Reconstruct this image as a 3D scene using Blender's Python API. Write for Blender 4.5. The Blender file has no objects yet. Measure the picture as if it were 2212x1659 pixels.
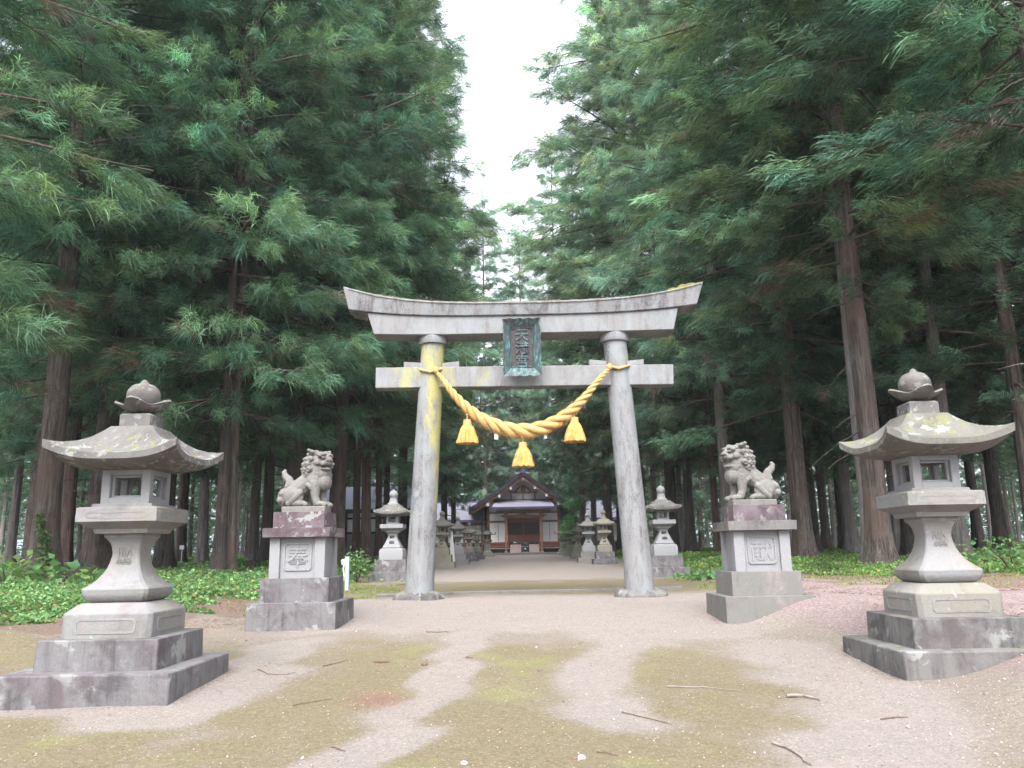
import bpy, bmesh, math, random
import numpy as np
from mathutils import Vector, Matrix, Euler, noise as mnoise
random.seed(7)
rng = np.random.default_rng(11)
R = math.radians
scene = bpy.context.scene
C = scene.collection

# ------------------------------------------------------------------ camera geometry (one real camera, measured from the photograph)
F_, RHO, PITCH, YAW, EYE = 1750.0, R(1.0), R(11.66), R(0.55), 1.3
def ray(px, py):
    x, y = (px - 1106) / F_, -(py - 829.5) / F_
    c, s = math.cos(RHO), math.sin(RHO)
    x, y = c * x + s * y, -s * x + c * y
    cp, sp, cy, sy = math.cos(PITCH), math.sin(PITCH), math.cos(YAW), math.sin(YAW)
    d = (x, cp - y * sp, sp + y * cp)
    return Vector((cy * d[0] - sy * d[1], sy * d[0] + cy * d[1], d[2]))
def at(px, py, Y):
    d = ray(px, py)
    return d * (Y / d.y) + Vector((0, 0, EYE))

# ------------------------------------------------------------------ terrain height
def sstep(a, b, x):
    t = np.clip((x - a) / (b - a), 0, 1)
    return t * t * (3 - 2 * t)
def gz(y):
    return np.interp(y, [-30, 0, 12.3, 19, 31, 44, 50, 61, 90, 300], [-.6, 0, .61, .64, .68, .75, .82, 1.06, 1.2, 1.6])
def height(x, y):
    x = np.asarray(x, float); y = np.asarray(y, float)
    g = gz(y)
    zr = np.interp(y, [0, 3, 5, 6.3, 8, 9.5, 14, 20, 60, 300], [.1, .3, .5, .55, .66, .76, .8, .82, 1.16, 1.7])
    zl = np.interp(y, [0, 5, 6.5, 8, 10, 14, 20, 60, 300], [.0, .26, .38, .56, .68, .78, .82, 1.16, 1.7])
    a = np.interp(y, [3, 6.3, 9.5, 14, 22], [3.0, 2.95, 2.35, 3.2, 4.2]); w = np.interp(y, [3, 6.3, 9.5, 22], [1.3, 1.3, 1.1, 2.0])
    sr = sstep(a, a + w, x)
    al = np.interp(y, [3, 6.5, 9.5, 14, 22], [3.4, 3.5, 3.1, 3.3, 4.2])
    sl = sstep(al, al + 1.9, -x)
    z = g + (np.maximum(zr, g) - g) * sr + (np.maximum(zl, g) - g) * sl
    side = np.maximum(sr, sl)
    n = (np.sin(x * 1.7 + 1.3 * np.sin(y * .9)) * np.sin(y * 1.3 + .7 * np.sin(x * 1.1)))
    n2 = np.sin(x * 4.1 + 2 * np.sin(y * 2.3 + 1)) * np.sin(y * 3.7 + 1.5 * np.sin(x * 2.9))
    z = z + .012 * n + .005 * n2 + side * (.03 * n + .015 * n2)
    # mound of loose soil right of the path, near the camera
    z = z + .25 * np.exp(-(((x - 4.0) / .95) ** 2 + ((y - 5.4) / .8) ** 2))
    return z
def hz(x, y): return float(height(x, y))
_YS = np.arange(2.0, 120.0, .02)
def ground(px, py):
    d = ray(px, py); x = d.x / d.y * _YS; z = EYE + d.z / d.y * _YS
    hit = np.nonzero(z <= height(x, _YS))[0]
    return Vector((x[hit[0]], _YS[hit[0]], z[hit[0]])) if len(hit) else None

# ------------------------------------------------------------------ object helpers
def link(o, parent=None):
    C.objects.link(o)
    if parent: o.parent = parent
    return o
def props(o, label=None, cat=None, group=None, kind=None):
    if label: o['label'] = label
    if cat: o['category'] = cat
    if group: o['group'] = group
    if kind: o['kind'] = kind
    return o
def thing(name, label, cat, loc=(0, 0, 0), rz=0, group=None, kind=None):
    o = bpy.data.objects.new(name, None); link(o)
    o.empty_display_size = .2
    o.location = loc; o.rotation_euler = (0, 0, rz)
    return props(o, label, cat, group, kind)
def obj(name, bm, mat, parent=None, smooth=30, bevel=0, seg=2):
    me = bpy.data.meshes.new(name)
    if isinstance(bm, bpy.types.Mesh): me = bm
    else:
        bmesh.ops.recalc_face_normals(bm, faces=bm.faces[:])
        bm.to_mesh(me); bm.free()
    for m in (mat if isinstance(mat, (list, tuple)) else [mat]):
        me.materials.append(m)
    o = link(bpy.data.objects.new(name, me), parent)
    if smooth is not None:
        me.shade_smooth(); me.set_sharp_from_angle(angle=R(smooth))
    if bevel:
        b = o.modifiers.new('bevel', 'BEVEL'); b.width = bevel; b.segments = seg; b.limit_method = 'ANGLE'; b.angle_limit = R(35)
        b.harden_normals = False
    return o
def dup(o, parent=None):
    c = o.copy(); link(c, parent)
    for ch in list(o.children): dup(ch, c)
    return c
def BM(): return bmesh.new()
def box(bm, x0, x1, y0, y1, z0, z1, M=None):
    vs = [bm.verts.new((x, y, z)) for z in (z0, z1) for x, y in ((x0, y0), (x1, y0), (x1, y1), (x0, y1))]
    if M is not None:
        for v in vs: v.co = M @ v.co
    for f in ((3, 2, 1, 0), (4, 5, 6, 7), (0, 1, 5, 4), (1, 2, 6, 5), (2, 3, 7, 6), (3, 0, 4, 7)):
        bm.faces.new([vs[i] for i in f])
    return bm
def rings(bm, rs, cap=True):
    prev = None
    for r in rs:
        vs = [bm.verts.new(p) for p in r]
        if prev:
            n = len(vs)
            for i in range(n):
                bm.faces.new((prev[i], prev[(i + 1) % n], vs[(i + 1) % n], vs[i]))
        elif cap: bm.faces.new(vs[::-1])
        prev = vs
    if cap: bm.faces.new(prev)
    return bm
def sq(hw, z, ch=.0, cx=0, cy=0):
    if ch <= 0: return [(cx - hw, cy - hw, z), (cx + hw, cy - hw, z), (cx + hw, cy + hw, z), (cx - hw, cy + hw, z)]
    a = hw - ch
    return [(cx + x, cy + y, z) for x, y in ((-a, -hw), (a, -hw), (hw, -a), (hw, a), (a, hw), (-a, hw), (-hw, a), (-hw, -a))]
def loft(bm, prof, ch=0.0):
    return rings(bm, [sq(h, z, ch * h) for h, z in prof])
def lathe(bm, prof, n=24, cx=0, cy=0, cap=True):
    return rings(bm, [[(cx + r * math.cos(2 * math.pi * i / n), cy + r * math.sin(2 * math.pi * i / n), z) for i in range(n)] for r, z in prof], cap)
def tube(bm, pts, rad, n=8, cap=True):
    pts = [Vector(p) for p in pts]
    rad = rad if isinstance(rad, (list, tuple)) else [rad] * len(pts)
    t0 = (pts[1] - pts[0]).normalized(); up = Vector((0, 0, 1)) if abs(t0.z) < .9 else Vector((1, 0, 0))
    nn = t0.cross(up).normalized(); rs = []
    for i, p in enumerate(pts):
        t = (pts[min(i + 1, len(pts) - 1)] - pts[max(i - 1, 0)]).normalized()
        nn = (nn - t * nn.dot(t)).normalized(); b = t.cross(nn)
        rs.append([p + (nn * math.cos(2 * math.pi * k / n) + b * math.sin(2 * math.pi * k / n)) * rad[i] for k in range(n)])
    return rings(bm, rs, cap)
SPH = {}
def sphere(bm, M, u=16, v=10):
    if (u, v) not in SPH:
        t = bmesh.new(); bmesh.ops.create_uvsphere(t, u_segments=u, v_segments=v, radius=1); me = bpy.data.meshes.new('sphere'); t.to_mesh(me); t.free(); SPH[(u, v)] = me
    me = SPH[(u, v)].copy(); me.transform(M); bm.from_mesh(me); bpy.data.meshes.remove(me)
def ell(bm, c, r, rot=None, u=16, v=10):
    sphere(bm, Matrix.Translation(c) @ (rot.to_matrix().to_4x4() if rot else Matrix()) @ Matrix.Diagonal((r[0], r[1], r[2], 1)), u, v)
    return bm
def crop(prof, n):      # Catmull-Rom through a profile
    P = [prof[0]] + list(prof) + [prof[-1]]; out = []
    for i in range(1, len(P) - 2):
        p0, p1, p2, p3 = [np.array(q, float) for q in P[i - 1:i + 3]]
        for k in range(n):
            t = k / n
            out.append(tuple(.5 * (2 * p1 + (p2 - p0) * t + (2 * p0 - 5 * p1 + 4 * p2 - p3) * t * t + (3 * p1 - p0 - 3 * p2 + p3) * t ** 3)))
    out.append(tuple(prof[-1])); return out
GLYPH = {}
def glyph_mesh(chx, size, depth, bold):
    key = (chx, size, depth, bold)
    if key not in GLYPH:
        cu = bpy.data.curves.new('glyph', 'FONT'); cu.body = chx; cu.size = size; cu.extrude = depth; cu.offset = bold; cu.resolution_u = 3
        to = bpy.data.objects.new('glyph', cu)
        me = to.to_mesh().copy()
        xs = [v.co.x for v in me.vertices]; ys = [v.co.y for v in me.vertices]
        if xs: me.transform(Matrix.Translation((-(min(xs) + max(xs)) / 2, -(min(ys) + max(ys)) / 2, 0)))
        to.to_mesh_clear(); bpy.data.objects.remove(to); bpy.data.curves.remove(cu); GLYPH[key] = me
    return GLYPH[key]
def glyphs(bm, text, size, spots, depth=.004, bold=0.0):
    """each character of text becomes flat raised geometry, placed by one matrix per character (x right, y up, z out)"""
    for chx, M in zip(text, spots):
        me = glyph_mesh(chx, size, depth, bold).copy(); me.transform(M); bm.from_mesh(me); bpy.data.meshes.remove(me)
    return bm
FRONT = Matrix.Rotation(R(90), 4, 'X')      # glyph plane facing -Y

# ------------------------------------------------------------------ materials
class NT:
    def __init__(s, name):
        s.m = bpy.data.materials.new(name); s.m.use_nodes = True
        s.t = s.m.node_tree; s.n = s.t.nodes; s.b = s.n['Principled BSDF']; s.out = s.n['Material Output']
        s.b.inputs['Roughness'].default_value = .85
        s.b.inputs['Specular IOR Level'].default_value = .25
    def add(s, ty, **kw):
        nd = s.n.new(ty)
        for k, v in kw.items():
            if k.startswith('_'): setattr(nd, k[1:], v)
            else: nd.inputs[k.replace('__', ' ')].default_value = v
        return nd
    def l(s, a, b): s.t.links.new(a, b)
    def co(s, kind='Object', scale=(1, 1, 1), loc=(0, 0, 0)):
        tc = s.add('ShaderNodeTexCoord'); mp = s.add('ShaderNodeMapping')
        mp.inputs['Scale'].default_value = scale; mp.inputs['Location'].default_value = loc
        s.l(tc.outputs[kind], mp.inputs['Vector']); return mp.outputs[0]
    def noise(s, vec, sc, det=4, rough=.55, dist=0):
        nd = s.add('ShaderNodeTexNoise', Scale=sc, Detail=det, Roughness=rough, Distortion=dist)
        s.l(vec, nd.inputs['Vector']); return nd.outputs['Fac']
    def ramp(s, fac, stops):
        nd = s.add('ShaderNodeValToRGB'); cr = nd.color_ramp
        while len(cr.elements) < len(stops): cr.elements.new(.5)
        for e, (p, c) in zip(cr.elements, stops):
            e.position = p; e.color = (*c, 1) if not isinstance(c, (int, float)) else (c, c, c, 1)
        s.l(fac, nd.inputs[0]); return nd.outputs[0]
    def mix(s, fac, a, b, mode='MIX'):
        nd = s.add('ShaderNodeMix', _data_type='RGBA', _blend_type=mode)
        for sock, v in ((nd.inputs[0], fac), (nd.inputs[6], a), (nd.inputs[7], b)):
            if isinstance(v, bpy.types.NodeSocket): s.l(v, sock)
            elif isinstance(v, (int, float)): sock.default_value = v if sock.type == 'VALUE' else (v, v, v, 1)
            else: sock.default_value = (*v, 1)
        return nd.outputs[2]
    def math(s, op, a, b=None, clamp=False):
        nd = s.add('ShaderNodeMath', _operation=op, _use_clamp=clamp)
        for i, v in enumerate((a, b)):
            if v is None: continue
            if isinstance(v, bpy.types.NodeSocket): s.l(v, nd.inputs[i])
            else: nd.inputs[i].default_value = v
        return nd.outputs[0]
    def bump(s, h, st, dist=.01):
        nd = s.add('ShaderNodeBump', Strength=st, Distance=dist); s.l(h, nd.inputs['Height'])
        s.l(nd.outputs[0], s.b.inputs['Normal'])
    def col(s, c):
        if isinstance(c, bpy.types.NodeSocket): s.l(c, s.b.inputs['Base Color'])
        else: s.b.inputs['Base Color'].default_value = (*c, 1)
    def sep(s, vec):
        nd = s.add('ShaderNodeSeparateXYZ'); s.l(vec, nd.inputs[0]); return nd.outputs
    def normz(s):
        g = s.add('ShaderNodeNewGeometry'); return s.sep(g.outputs['Normal'])[2]

def rand_off(n):       # per-object random offset so copies do not share one pattern
    oi = n.add('ShaderNodeObjectInfo'); tc = n.add('ShaderNodeTexCoord')
    vm = n.add('ShaderNodeVectorMath', _operation='MULTIPLY_ADD')
    cmb = n.add('ShaderNodeCombineXYZ')
    for i in range(3): n.l(oi.outputs['Random'], cmb.inputs[i])
    vm.inputs[1].default_value = (37., 53., 71.)
    n.l(cmb.outputs[0], vm.inputs[0]); n.l(tc.outputs['Object'], vm.inputs[2])
    return vm.outputs[0]

def stone(name, base, stain, s_amt=.5, lichen=.3, moss=0.0, warm=None, fine=1.0, pink=(.25, .2, .21), streak=0.3, lscale=14, speck=.25):
    n = NT(name); v = rand_off(n)
    grain = n.noise(v, 160 * fine, 3, .7)
    spk = n.noise(v, 420 * fine, 2, .6)
    big = n.noise(v, 2.2, 5, .6, .4)
    c = n.mix(n.ramp(grain, [(.35, 0), (.7, 1)]), tuple(b * .82 for b in base), tuple(min(1, b * 1.13) for b in base))
    c = n.mix(n.math('MULTIPLY', n.ramp(spk, [(.6, 0), (.68, 1)]), .35), c, (.09, .09, .09))
    if warm: c = n.mix(n.ramp(n.noise(v, 1.3, 4), [(.4, 0), (.62, 1)]), c, warm)
    # weather stains: soft large patches plus vertical streaks
    st = n.ramp(n.noise(v, 3.1, 8, .68, .5), [(.62 - .3 * s_amt, 0), (.82 - .3 * s_amt, 1)])
    mp = n.add('ShaderNodeMapping'); mp.inputs['Scale'].default_value = (9, 9, .8); n.l(v, mp.inputs['Vector'])
    sk = n.ramp(n.noise(mp.outputs[0], 1.2, 5, .7), [(.5, 0), (.7, 1)])
    st2 = n.math('MULTIPLY', n.math('ADD', st, n.math('MULTIPLY', sk, streak), True), .9 * min(1, s_amt + .25))
    sc = n.mix(n.ramp(big, [(.4, 0), (.6, 1)]), stain, pink)
    c = n.mix(st2, c, sc)
    dk = n.math('MULTIPLY', n.ramp(n.noise(v, 30, 6, .8, .5), [(.56, 0), (.64, 1)]), n.ramp(n.noise(v, 3.6, 4, .6), [(.40, 0), (.62, 1)]))
    c = n.mix(n.math('MULTIPLY', dk, speck), c, (.075, .068, .065))
    if lichen:
        l1 = n.ramp(n.noise(v, lscale, 5, .62, .3), [(.66 - .12 * lichen, 0), (.70 - .12 * lichen, 1)])
        l2 = n.ramp(n.noise(v, 2.6, 3), [(.42, 0), (.58, 1)])
        c = n.mix(n.math('MULTIPLY', n.math('MULTIPLY', l1, l2), .7), c, (.25, .255, .245))
    if moss:
        up = n.ramp(n.normz(), [(.25, 0), (.75, 1)])
        mm = n.ramp(n.noise(v, 9, 6, .7, .6), [(.66 - .16 * moss, 0), (.74 - .16 * moss, 1)])
        c = n.mix(n.math('MULTIPLY', n.math('MULTIPLY', up, mm), .95), c, n.mix(n.noise(v, 60, 3), (.10, .115, .025), (.20, .20, .05)))
    n.col(c)
    h = n.math('ADD', n.math('MULTIPLY', grain, .5), n.noise(v, 45, 5, .7))
    n.bump(h, .45, .012)
    return n.m

M_gran = stone('granite_pale', (0.186, 0.186, 0.188), (0.083, 0.075, 0.072), .44, .45, warm=(0.170, 0.160, 0.134), streak=.6, speck=.5)
M_white = stone('granite_white', (0.216, 0.216, 0.223), (0.121, 0.113, 0.110), .16, .05, streak=.2, speck=.1)
M_warm = stone('granite_warm', (0.310, 0.292, 0.249), (0.189, 0.163, 0.129), .35, .15, warm=(0.267, 0.241, 0.172), streak=.35)
M_step = stone('granite_weathered', (0.139, 0.134, 0.137), (0.040, 0.034, 0.037), .58, .85, pink=(0.074, 0.055, 0.062), streak=.8, lscale=5, speck=.4)
M_stepm = stone('granite_weathered_mossy', (0.134, 0.130, 0.126), (0.036, 0.033, 0.032), .62, .75, moss=.6, pink=(0.068, 0.053, 0.057), streak=.8, lscale=5, speck=.45)
M_roof = stone('granite_roof', (0.121, 0.116, 0.110), (0.045, 0.039, 0.036), .5, .95, moss=.6, pink=(0.086, 0.069, 0.071), lscale=15, speck=.9)
M_roofy = stone('granite_roof_yellowed', (0.133, 0.128, 0.112), (0.040, 0.037, 0.030), .5, .9, moss=.7, pink=(0.094, 0.086, 0.072), lscale=13, speck=1.0)
M_statue = stone('granite_carved', (0.153, 0.148, 0.136), (0.066, 0.056, 0.053), .5, .45, pink=(0.094, 0.073, 0.075), streak=.4, lscale=22, speck=.6)
M_lich = stone('granite_lichen_spots', (0.129, 0.106, 0.116), (0.055, 0.039, 0.045), .8, 1.05, pink=(0.084, 0.055, 0.065), lscale=9, speck=.35)
M_old = stone('granite_old', (0.220, 0.214, 0.180), (0.106, 0.094, 0.073), .5, .35, moss=.35, warm=(0.204, 0.196, 0.147), streak=.45, speck=.5)
M_dark = stone('stone_dark', (0.120, 0.112, 0.103), (0.060, 0.056, 0.052), .6, .2, moss=.2)
M_conc = stone('concrete', (0.144, 0.140, 0.130), (0.049, 0.043, 0.045), .42, .2, streak=.45, speck=.35)

def plain(name, c, rough=.7, var=.25, sc=20, stretch=(1, 1, 1), bump=.2, metal=0):
    n = NT(name); v = n.co('Object', stretch)
    f = n.noise(v, sc, 5, .65)
    n.col(n.mix(n.ramp(f, [(.3, 0), (.7, 1)]), tuple(k * (1 - var) for k in c), tuple(min(1, k * (1 + var)) for k in c)))
    n.b.inputs['Roughness'].default_value = rough; n.b.inputs['Metallic'].default_value = metal
    if bump: n.bump(f, bump, .006)
    return n.m
M_wood = plain('timber_brown', (.20, .105, .07), .6, .3, 6, (6, 6, 1))
M_woodr = plain('timber_red_brown', (.21, .085, .06), .6, .3, 6, (1, 1, 8))
M_barge = plain('timber_orange_brown', (.20, .095, .052), .6, .25, 5, (1, 6, 1))
M_plast = plain('white_plaster', (.80, .80, .80), .9, .04, 3, bump=.02)
M_plastg = plain('pale_plaster', (.62, .63, .64), .9, .05, 3, bump=.02)
M_rooft = plain('roof_dark_metal', (.028, .026, .038), .45, .3, 8)
M_roofl = plain('roof_pale_metal', (.29, .275, .35), .4, .06, 2, (1, 1, 1), .02)
M_roofw = plain('roof_grey_lilac_metal', (.19, .185, .225), .5, .08, 2, (1, 1, 1), .02)
M_roofp = plain('roof_purple_metal', (.085, .07, .16), .4, .2, 4)
M_dkwood = plain('timber_black', (.025, .02, .02), .7, .3, 6)
M_door = plain('door_lattice', (.06, .042, .034), .6, .35, 30)
M_white2 = plain('white_paint', (.55, .545, .54), .6, .03, 5, bump=.02)
M_gold = plain('gilt', (.50, .33, .07), .4, .2, 30)
M_ink = plain('black_paint', (.035, .035, .035), .6, .2, 30, bump=0)
M_greym = plain('galvanised_steel', (.32, .36, .40), .45, .12, 12, metal=.2)
M_steps = plain('step_wood_pink', (.40, .31, .29), .8, .12, 6, (1, 8, 8))
M_greyw = plain('grey_wall', (.16, .165, .17), .8, .12, 4)
M_bluer = plain('blue_grey_roof', (.085, .095, .14), .5, .1, 4)
M_stump = plain('stump_bark', (.03, .02, .016), .95, .5, 14, (1, 1, .3), .8)
M_twig = plain('twig_bark', (.11, .075, .055), .9, .4, 60)
M_twigp = plain('twig_bleached', (.20, .17, .15), .9, .25, 60)
M_leafd = plain('dry_leaf', (.10, .05, .033), .8, .3, 40)
M_pebw = plain('pebble_white', (.33, .32, .31), .8, .12, 30)
M_pebr = plain('pebble_red', (.15, .08, .065), .8, .2, 30)
M_knock = plain('carved_relief', (.27, .27, .27), .85, .12, 120)

def m_rope():
    n = NT('golden_rope'); v = n.co('Object')
    w = n.noise(v, 95, 4, .7); f = n.noise(v, 9, 3)
    c = n.mix(n.ramp(w, [(.3, 0), (.7, 1)]), (0.286, 0.160, 0.050), (0.521, 0.328, 0.122))
    c = n.mix(n.ramp(f, [(.45, 0), (.75, .5)]), c, (0.521, 0.353, 0.176))
    n.col(c); n.b.inputs['Roughness'].default_value = .55; n.bump(w, .5, .006); return n.m
M_rope = m_rope()
def m_tassel():
    n = NT('golden_tassel'); v = n.co('Object', (1, 1, .06))
    w = n.noise(v, 75, 3, .7)
    n.col(n.mix(n.ramp(w, [(.36, 0), (.52, 1)]), (0.252, 0.130, 0.029), (0.521, 0.307, 0.084))); n.bump(w, .9, .01)
    n.b.inputs['Roughness'].default_value = .55; return n.m
M_tassel = m_tassel()
def m_verd():
    n = NT('verdigris_bronze'); v = n.co('Object', (1, 1, .22)); v2 = n.co('Object')
    f = n.noise(v, 22, 6, .7, .5); g = n.noise(v2, 7, 4)
    c = n.ramp(f, [(.36, (.035, .038, .042)), (.50, (.05, .085, .09)), (.60, (.085, .19, .18)), (.74, (.22, .46, .41))])
    c = n.mix(n.ramp(g, [(.45, 0), (.62, .7)]), c, (.065, .055, .06))
    n.col(c); n.b.inputs['Roughness'].default_value = .6; n.b.inputs['Metallic'].default_value = .15; n.bump(f, .4, .006); return n.m
M_verd = m_verd()
M_bronze = plain('bronze_dark', (.05, .045, .045), .55, .4, 25, metal=.2)

def m_torii(name, yellow=0.0, ycore=(0, 0, 0), grey=.35, y2=0.0, yoff=.0):
    """weathered granite of the gate; yellow lichen grows in patches with shapes of their own"""
    n = NT(name); v = n.co('Object')
    grain = n.noise(v, 150, 3, .7); spk = n.noise(v, 330, 2)
    c = n.mix(n.ramp(grain, [(.35, 0), (.7, 1)]), (0.150, 0.148, 0.149), (0.219, 0.215, 0.216))
    c = n.mix(n.math('MULTIPLY', n.ramp(spk, [(.6, 0), (.68, 1)]), .35), c, (0.057, 0.057, 0.057))
    st = n.co('Object', (7, 7, .55)); sk = n.ramp(n.noise(st, 1.0, 6, .75, .3), [(.50, 0), (.66, 1)])
    fl = n.ramp(n.noise(v, 24, 6, .75, .6), [(.42, 0), (.56, 1)])
    c = n.mix(n.math('MULTIPLY', n.math('MULTIPLY', sk, fl), grey * 1.7, True), c, (0.074, 0.068, 0.071))
    c = n.mix(n.math('MULTIPLY', sk, grey * .6), c, (0.114, 0.105, 0.108))
    sp3 = n.math('MULTIPLY', n.ramp(n.noise(v, 55, 5, .8, .6), [(.50, 0), (.60, 1)]), n.ramp(n.noise(v, 2.4, 4, .6), [(.36, 0), (.62, 1)]))
    c = n.mix(n.math('MULTIPLY', sp3, grey, True), c, (0.057, 0.053, 0.057))
    bl = n.ramp(n.noise(n.co('Object', (1.6, 1.6, .7)), 2.2, 6, .65, .5), [(.46, 0), (.60, 1)]); c = n.mix(n.math('MULTIPLY', bl, .75), c, n.mix(grain, (0.164, 0.181, 0.190), (0.230, 0.245, 0.251)))
    dp = n.math('MULTIPLY', n.ramp(n.noise(n.co('Object', (2.4, 2.4, .6), (3, 1, 2)), 1.6, 7, .7, .6), [(.52, 0), (.62, 1)]), n.ramp(n.noise(v, 33, 5, .8), [(.38, .15), (.56, 1)]))
    c = n.mix(n.math('MULTIPLY', dp, min(1, grey * 1.3)), c, (0.074, 0.067, 0.073))
    if yellow:
        s = n.sep(v)
        yn = n.noise(n.co('Object', (1.0, 1.0, .35)), 2.6, 6, .65, .4)
        dx = n.math('SUBTRACT', s[0], ycore[0])
        m = n.math('ADD', yn, n.math('MULTIPLY', dx, ycore[1]) if y2 else n.math('MULTIPLY', n.math('MULTIPLY', dx, dx), ycore[1]))
        if y2: m = n.math('ADD', m, n.math('MULTIPLY', n.math('SUBTRACT', s[2], ycore[2]), y2))
        m = n.math('SUBTRACT', m, yoff)
        m = n.math('MULTIPLY', n.ramp(m, [(.50, 0), (.62, 1)]), n.math('MULTIPLY', n.ramp(n.noise(v, 40, 5, .8), [(.34, .1), (.52, 1)]), n.ramp(n.noise(n.co('Object', (1, 1, .5), (5, 2, 0)), 5, 5, .7), [(.36, .12), (.54, 1)])))
        c = n.mix(n.math('MULTIPLY', m, yellow), c, (.31, .29, .07))
    n.col(c); n.bump(n.math('ADD', grain, n.noise(v, 40, 5, .7)), .4, .01)
    return n.m
M_tor = m_torii('torii_granite', grey=.3)
M_torcol = m_torii('torii_granite_column', grey=.65)
M_torcoly = m_torii('torii_granite_column_yellow', yellow=.85, ycore=(.03, 1.1, 3.2), grey=.6, y2=.11, yoff=.04)
M_tornuk = m_torii('torii_granite_beam', yellow=.75, ycore=(-1.55, -.22, 0), grey=.35, yoff=-.10)
M_torkas = m_torii('torii_granite_top', grey=1.0)
def m_moss(name, a, b):
    n = NT(name); v = n.co('Object'); f = n.noise(v, 38, 5, .7)
    n.col(n.mix(n.ramp(f, [(.3, 0), (.7, 1)]), a, b)); n.bump(n.noise(v, 90, 4), .9, .02); n.b.inputs['Roughness'].default_value = 1; return n.m
M_mossd = m_moss('dry_moss', (.075, .064, .046), (.16, .142, .108))
M_mossg = m_moss('yellow_green_moss', (.085, .084, .022), (.175, .16, .045))

def m_bark(name, a, b, red=None, g=.5):
    n = NT(name); v = rand_off(n)
    mp = n.add('ShaderNodeMapping'); mp.inputs['Scale'].default_value = (14, 14, .7); n.l(v, mp.inputs['Vector'])
    f = n.noise(mp.outputs[0], 1.0, 7, .7, .6); p = n.noise(v, 1.1, 4)
    fine = n.noise(mp.outputs[0], 4.5, 4, .7)
    c = n.mix(n.ramp(f, [(.42, 0), (.57, 1)]), a, b)
    c = n.mix(n.ramp(fine, [(.46, 0), (.62, .8)]), c, tuple(k * .5 for k in a))
    if red: c = n.mix(n.ramp(p, [(.46, 0), (.62, .85)]), c, red)
    gr = n.ramp(n.noise(v, 2.3, 5, .65), [(.55, 0), (.72, g)])
    c = n.mix(gr, c, (.17, .185, .16))
    n.col(c); n.bump(n.math('ADD', f, n.math('MULTIPLY', fine, .6)), 1.0, .05); n.b.inputs['Roughness'].default_value = .95
    return n.m
BARK = {
    'brown': m_bark('bark_brown', (.062, .050, .043), (.175, .145, .126), (.125, .085, .07)),
    'dark': m_bark('bark_dark', (.032, .027, .025), (.10, .083, .075), (.075, .054, .047), .35),
    'red': m_bark('bark_red', (.055, .038, .034), (.155, .112, .098), (.125, .07, .06), .4),
    'grey': m_bark('bark_grey', (.11, .10, .094), (.27, .25, .235), (.15, .12, .105), .5),
    'light': m_bark('bark_light', (.18, .17, .165), (.38, .365, .35), (.23, .19, .17), .35),
}
M_branch = plain('branch_bark', (.075, .055, .046), .95, .4, 10)

def m_leaf(name, a, b, trans=.35, tr_col=None):
    n = NT(name)
    at_ = n.add('ShaderNodeAttribute', _attribute_name='tint')
    oi = n.add('ShaderNodeObjectInfo')
    c = n.mix(oi.outputs['Random'], a, b)
    c = n.mix(1.0, c, at_.outputs['Color'], 'MULTIPLY')
    n.col(c); n.b.inputs['Roughness'].default_value = .6; n.b.inputs['Specular IOR Level'].default_value = .25
    tr = n.add('ShaderNodeBsdfTranslucent'); n.l(n.mix(1.0, c, (1.15, 1.25, .8), 'MULTIPLY'), tr.inputs['Color'])
    mx = n.add('ShaderNodeMixShader'); mx.inputs[0].default_value = trans
    n.l(n.b.outputs[0], mx.inputs[1]); n.l(tr.outputs[0], mx.inputs[2]); n.l(mx.outputs[0], n.out.inputs['Surface'])
    return n.m
M_sugi = m_leaf('cedar_needles', (.074, .154, .104), (.096, .162, .094), .42)
M_hinoki = m_leaf('cypress_sprays', (.086, .164, .113), (.106, .168, .100), .42)
M_pale_glare = m_leaf('pale_glare_sprays', (.148, .235, .178), (.164, .240, .166), .42)  # pale foliage, lightened further: lens glare is put into the leaf colour
M_cover = m_leaf('undergrowth_leaves', (.105, .205, .082), (.13, .215, .078), .4)
M_grass = m_leaf('bright_grass', (.12, .215, .07), (.14, .225, .066), .4)
M_fir = m_leaf('young_fir_needles', (.085, .24, .085), (.10, .25, .085), .4)
M_litter = m_leaf('fallen_needles', (.17, .105, .075), (.19, .12, .085), .1)

# ------------------------------------------------------------------ fast triangle soup
def soup(name, V, T, tint=None, mats=(), midx=None):
    me = bpy.data.meshes.new(name)
    V = np.ascontiguousarray(V, np.float32); T = np.ascontiguousarray(T, np.int32)
    me.vertices.add(len(V)); me.vertices.foreach_set('co', V.ravel())
    me.loops.add(T.size); me.loops.foreach_set('vertex_index', T.ravel())
    me.polygons.add(len(T)); me.polygons.foreach_set('loop_start', np.arange(0, T.size, 3, dtype=np.int32))
    if midx is not None: me.polygons.foreach_set('material_index', midx.astype(np.int32))
    me.update(calc_edges=True)
    if tint is not None:
        a = me.attributes.new('tint', 'FLOAT_COLOR', 'POINT')
        a.data.foreach_set('color', np.concatenate([tint, np.ones((len(tint), 1))], 1).astype(np.float32).ravel())
    for m in mats: me.materials.append(m)
    return me
def unit(a): return a / np.maximum(np.linalg.norm(a, axis=-1, keepdims=True), 1e-6)

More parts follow.
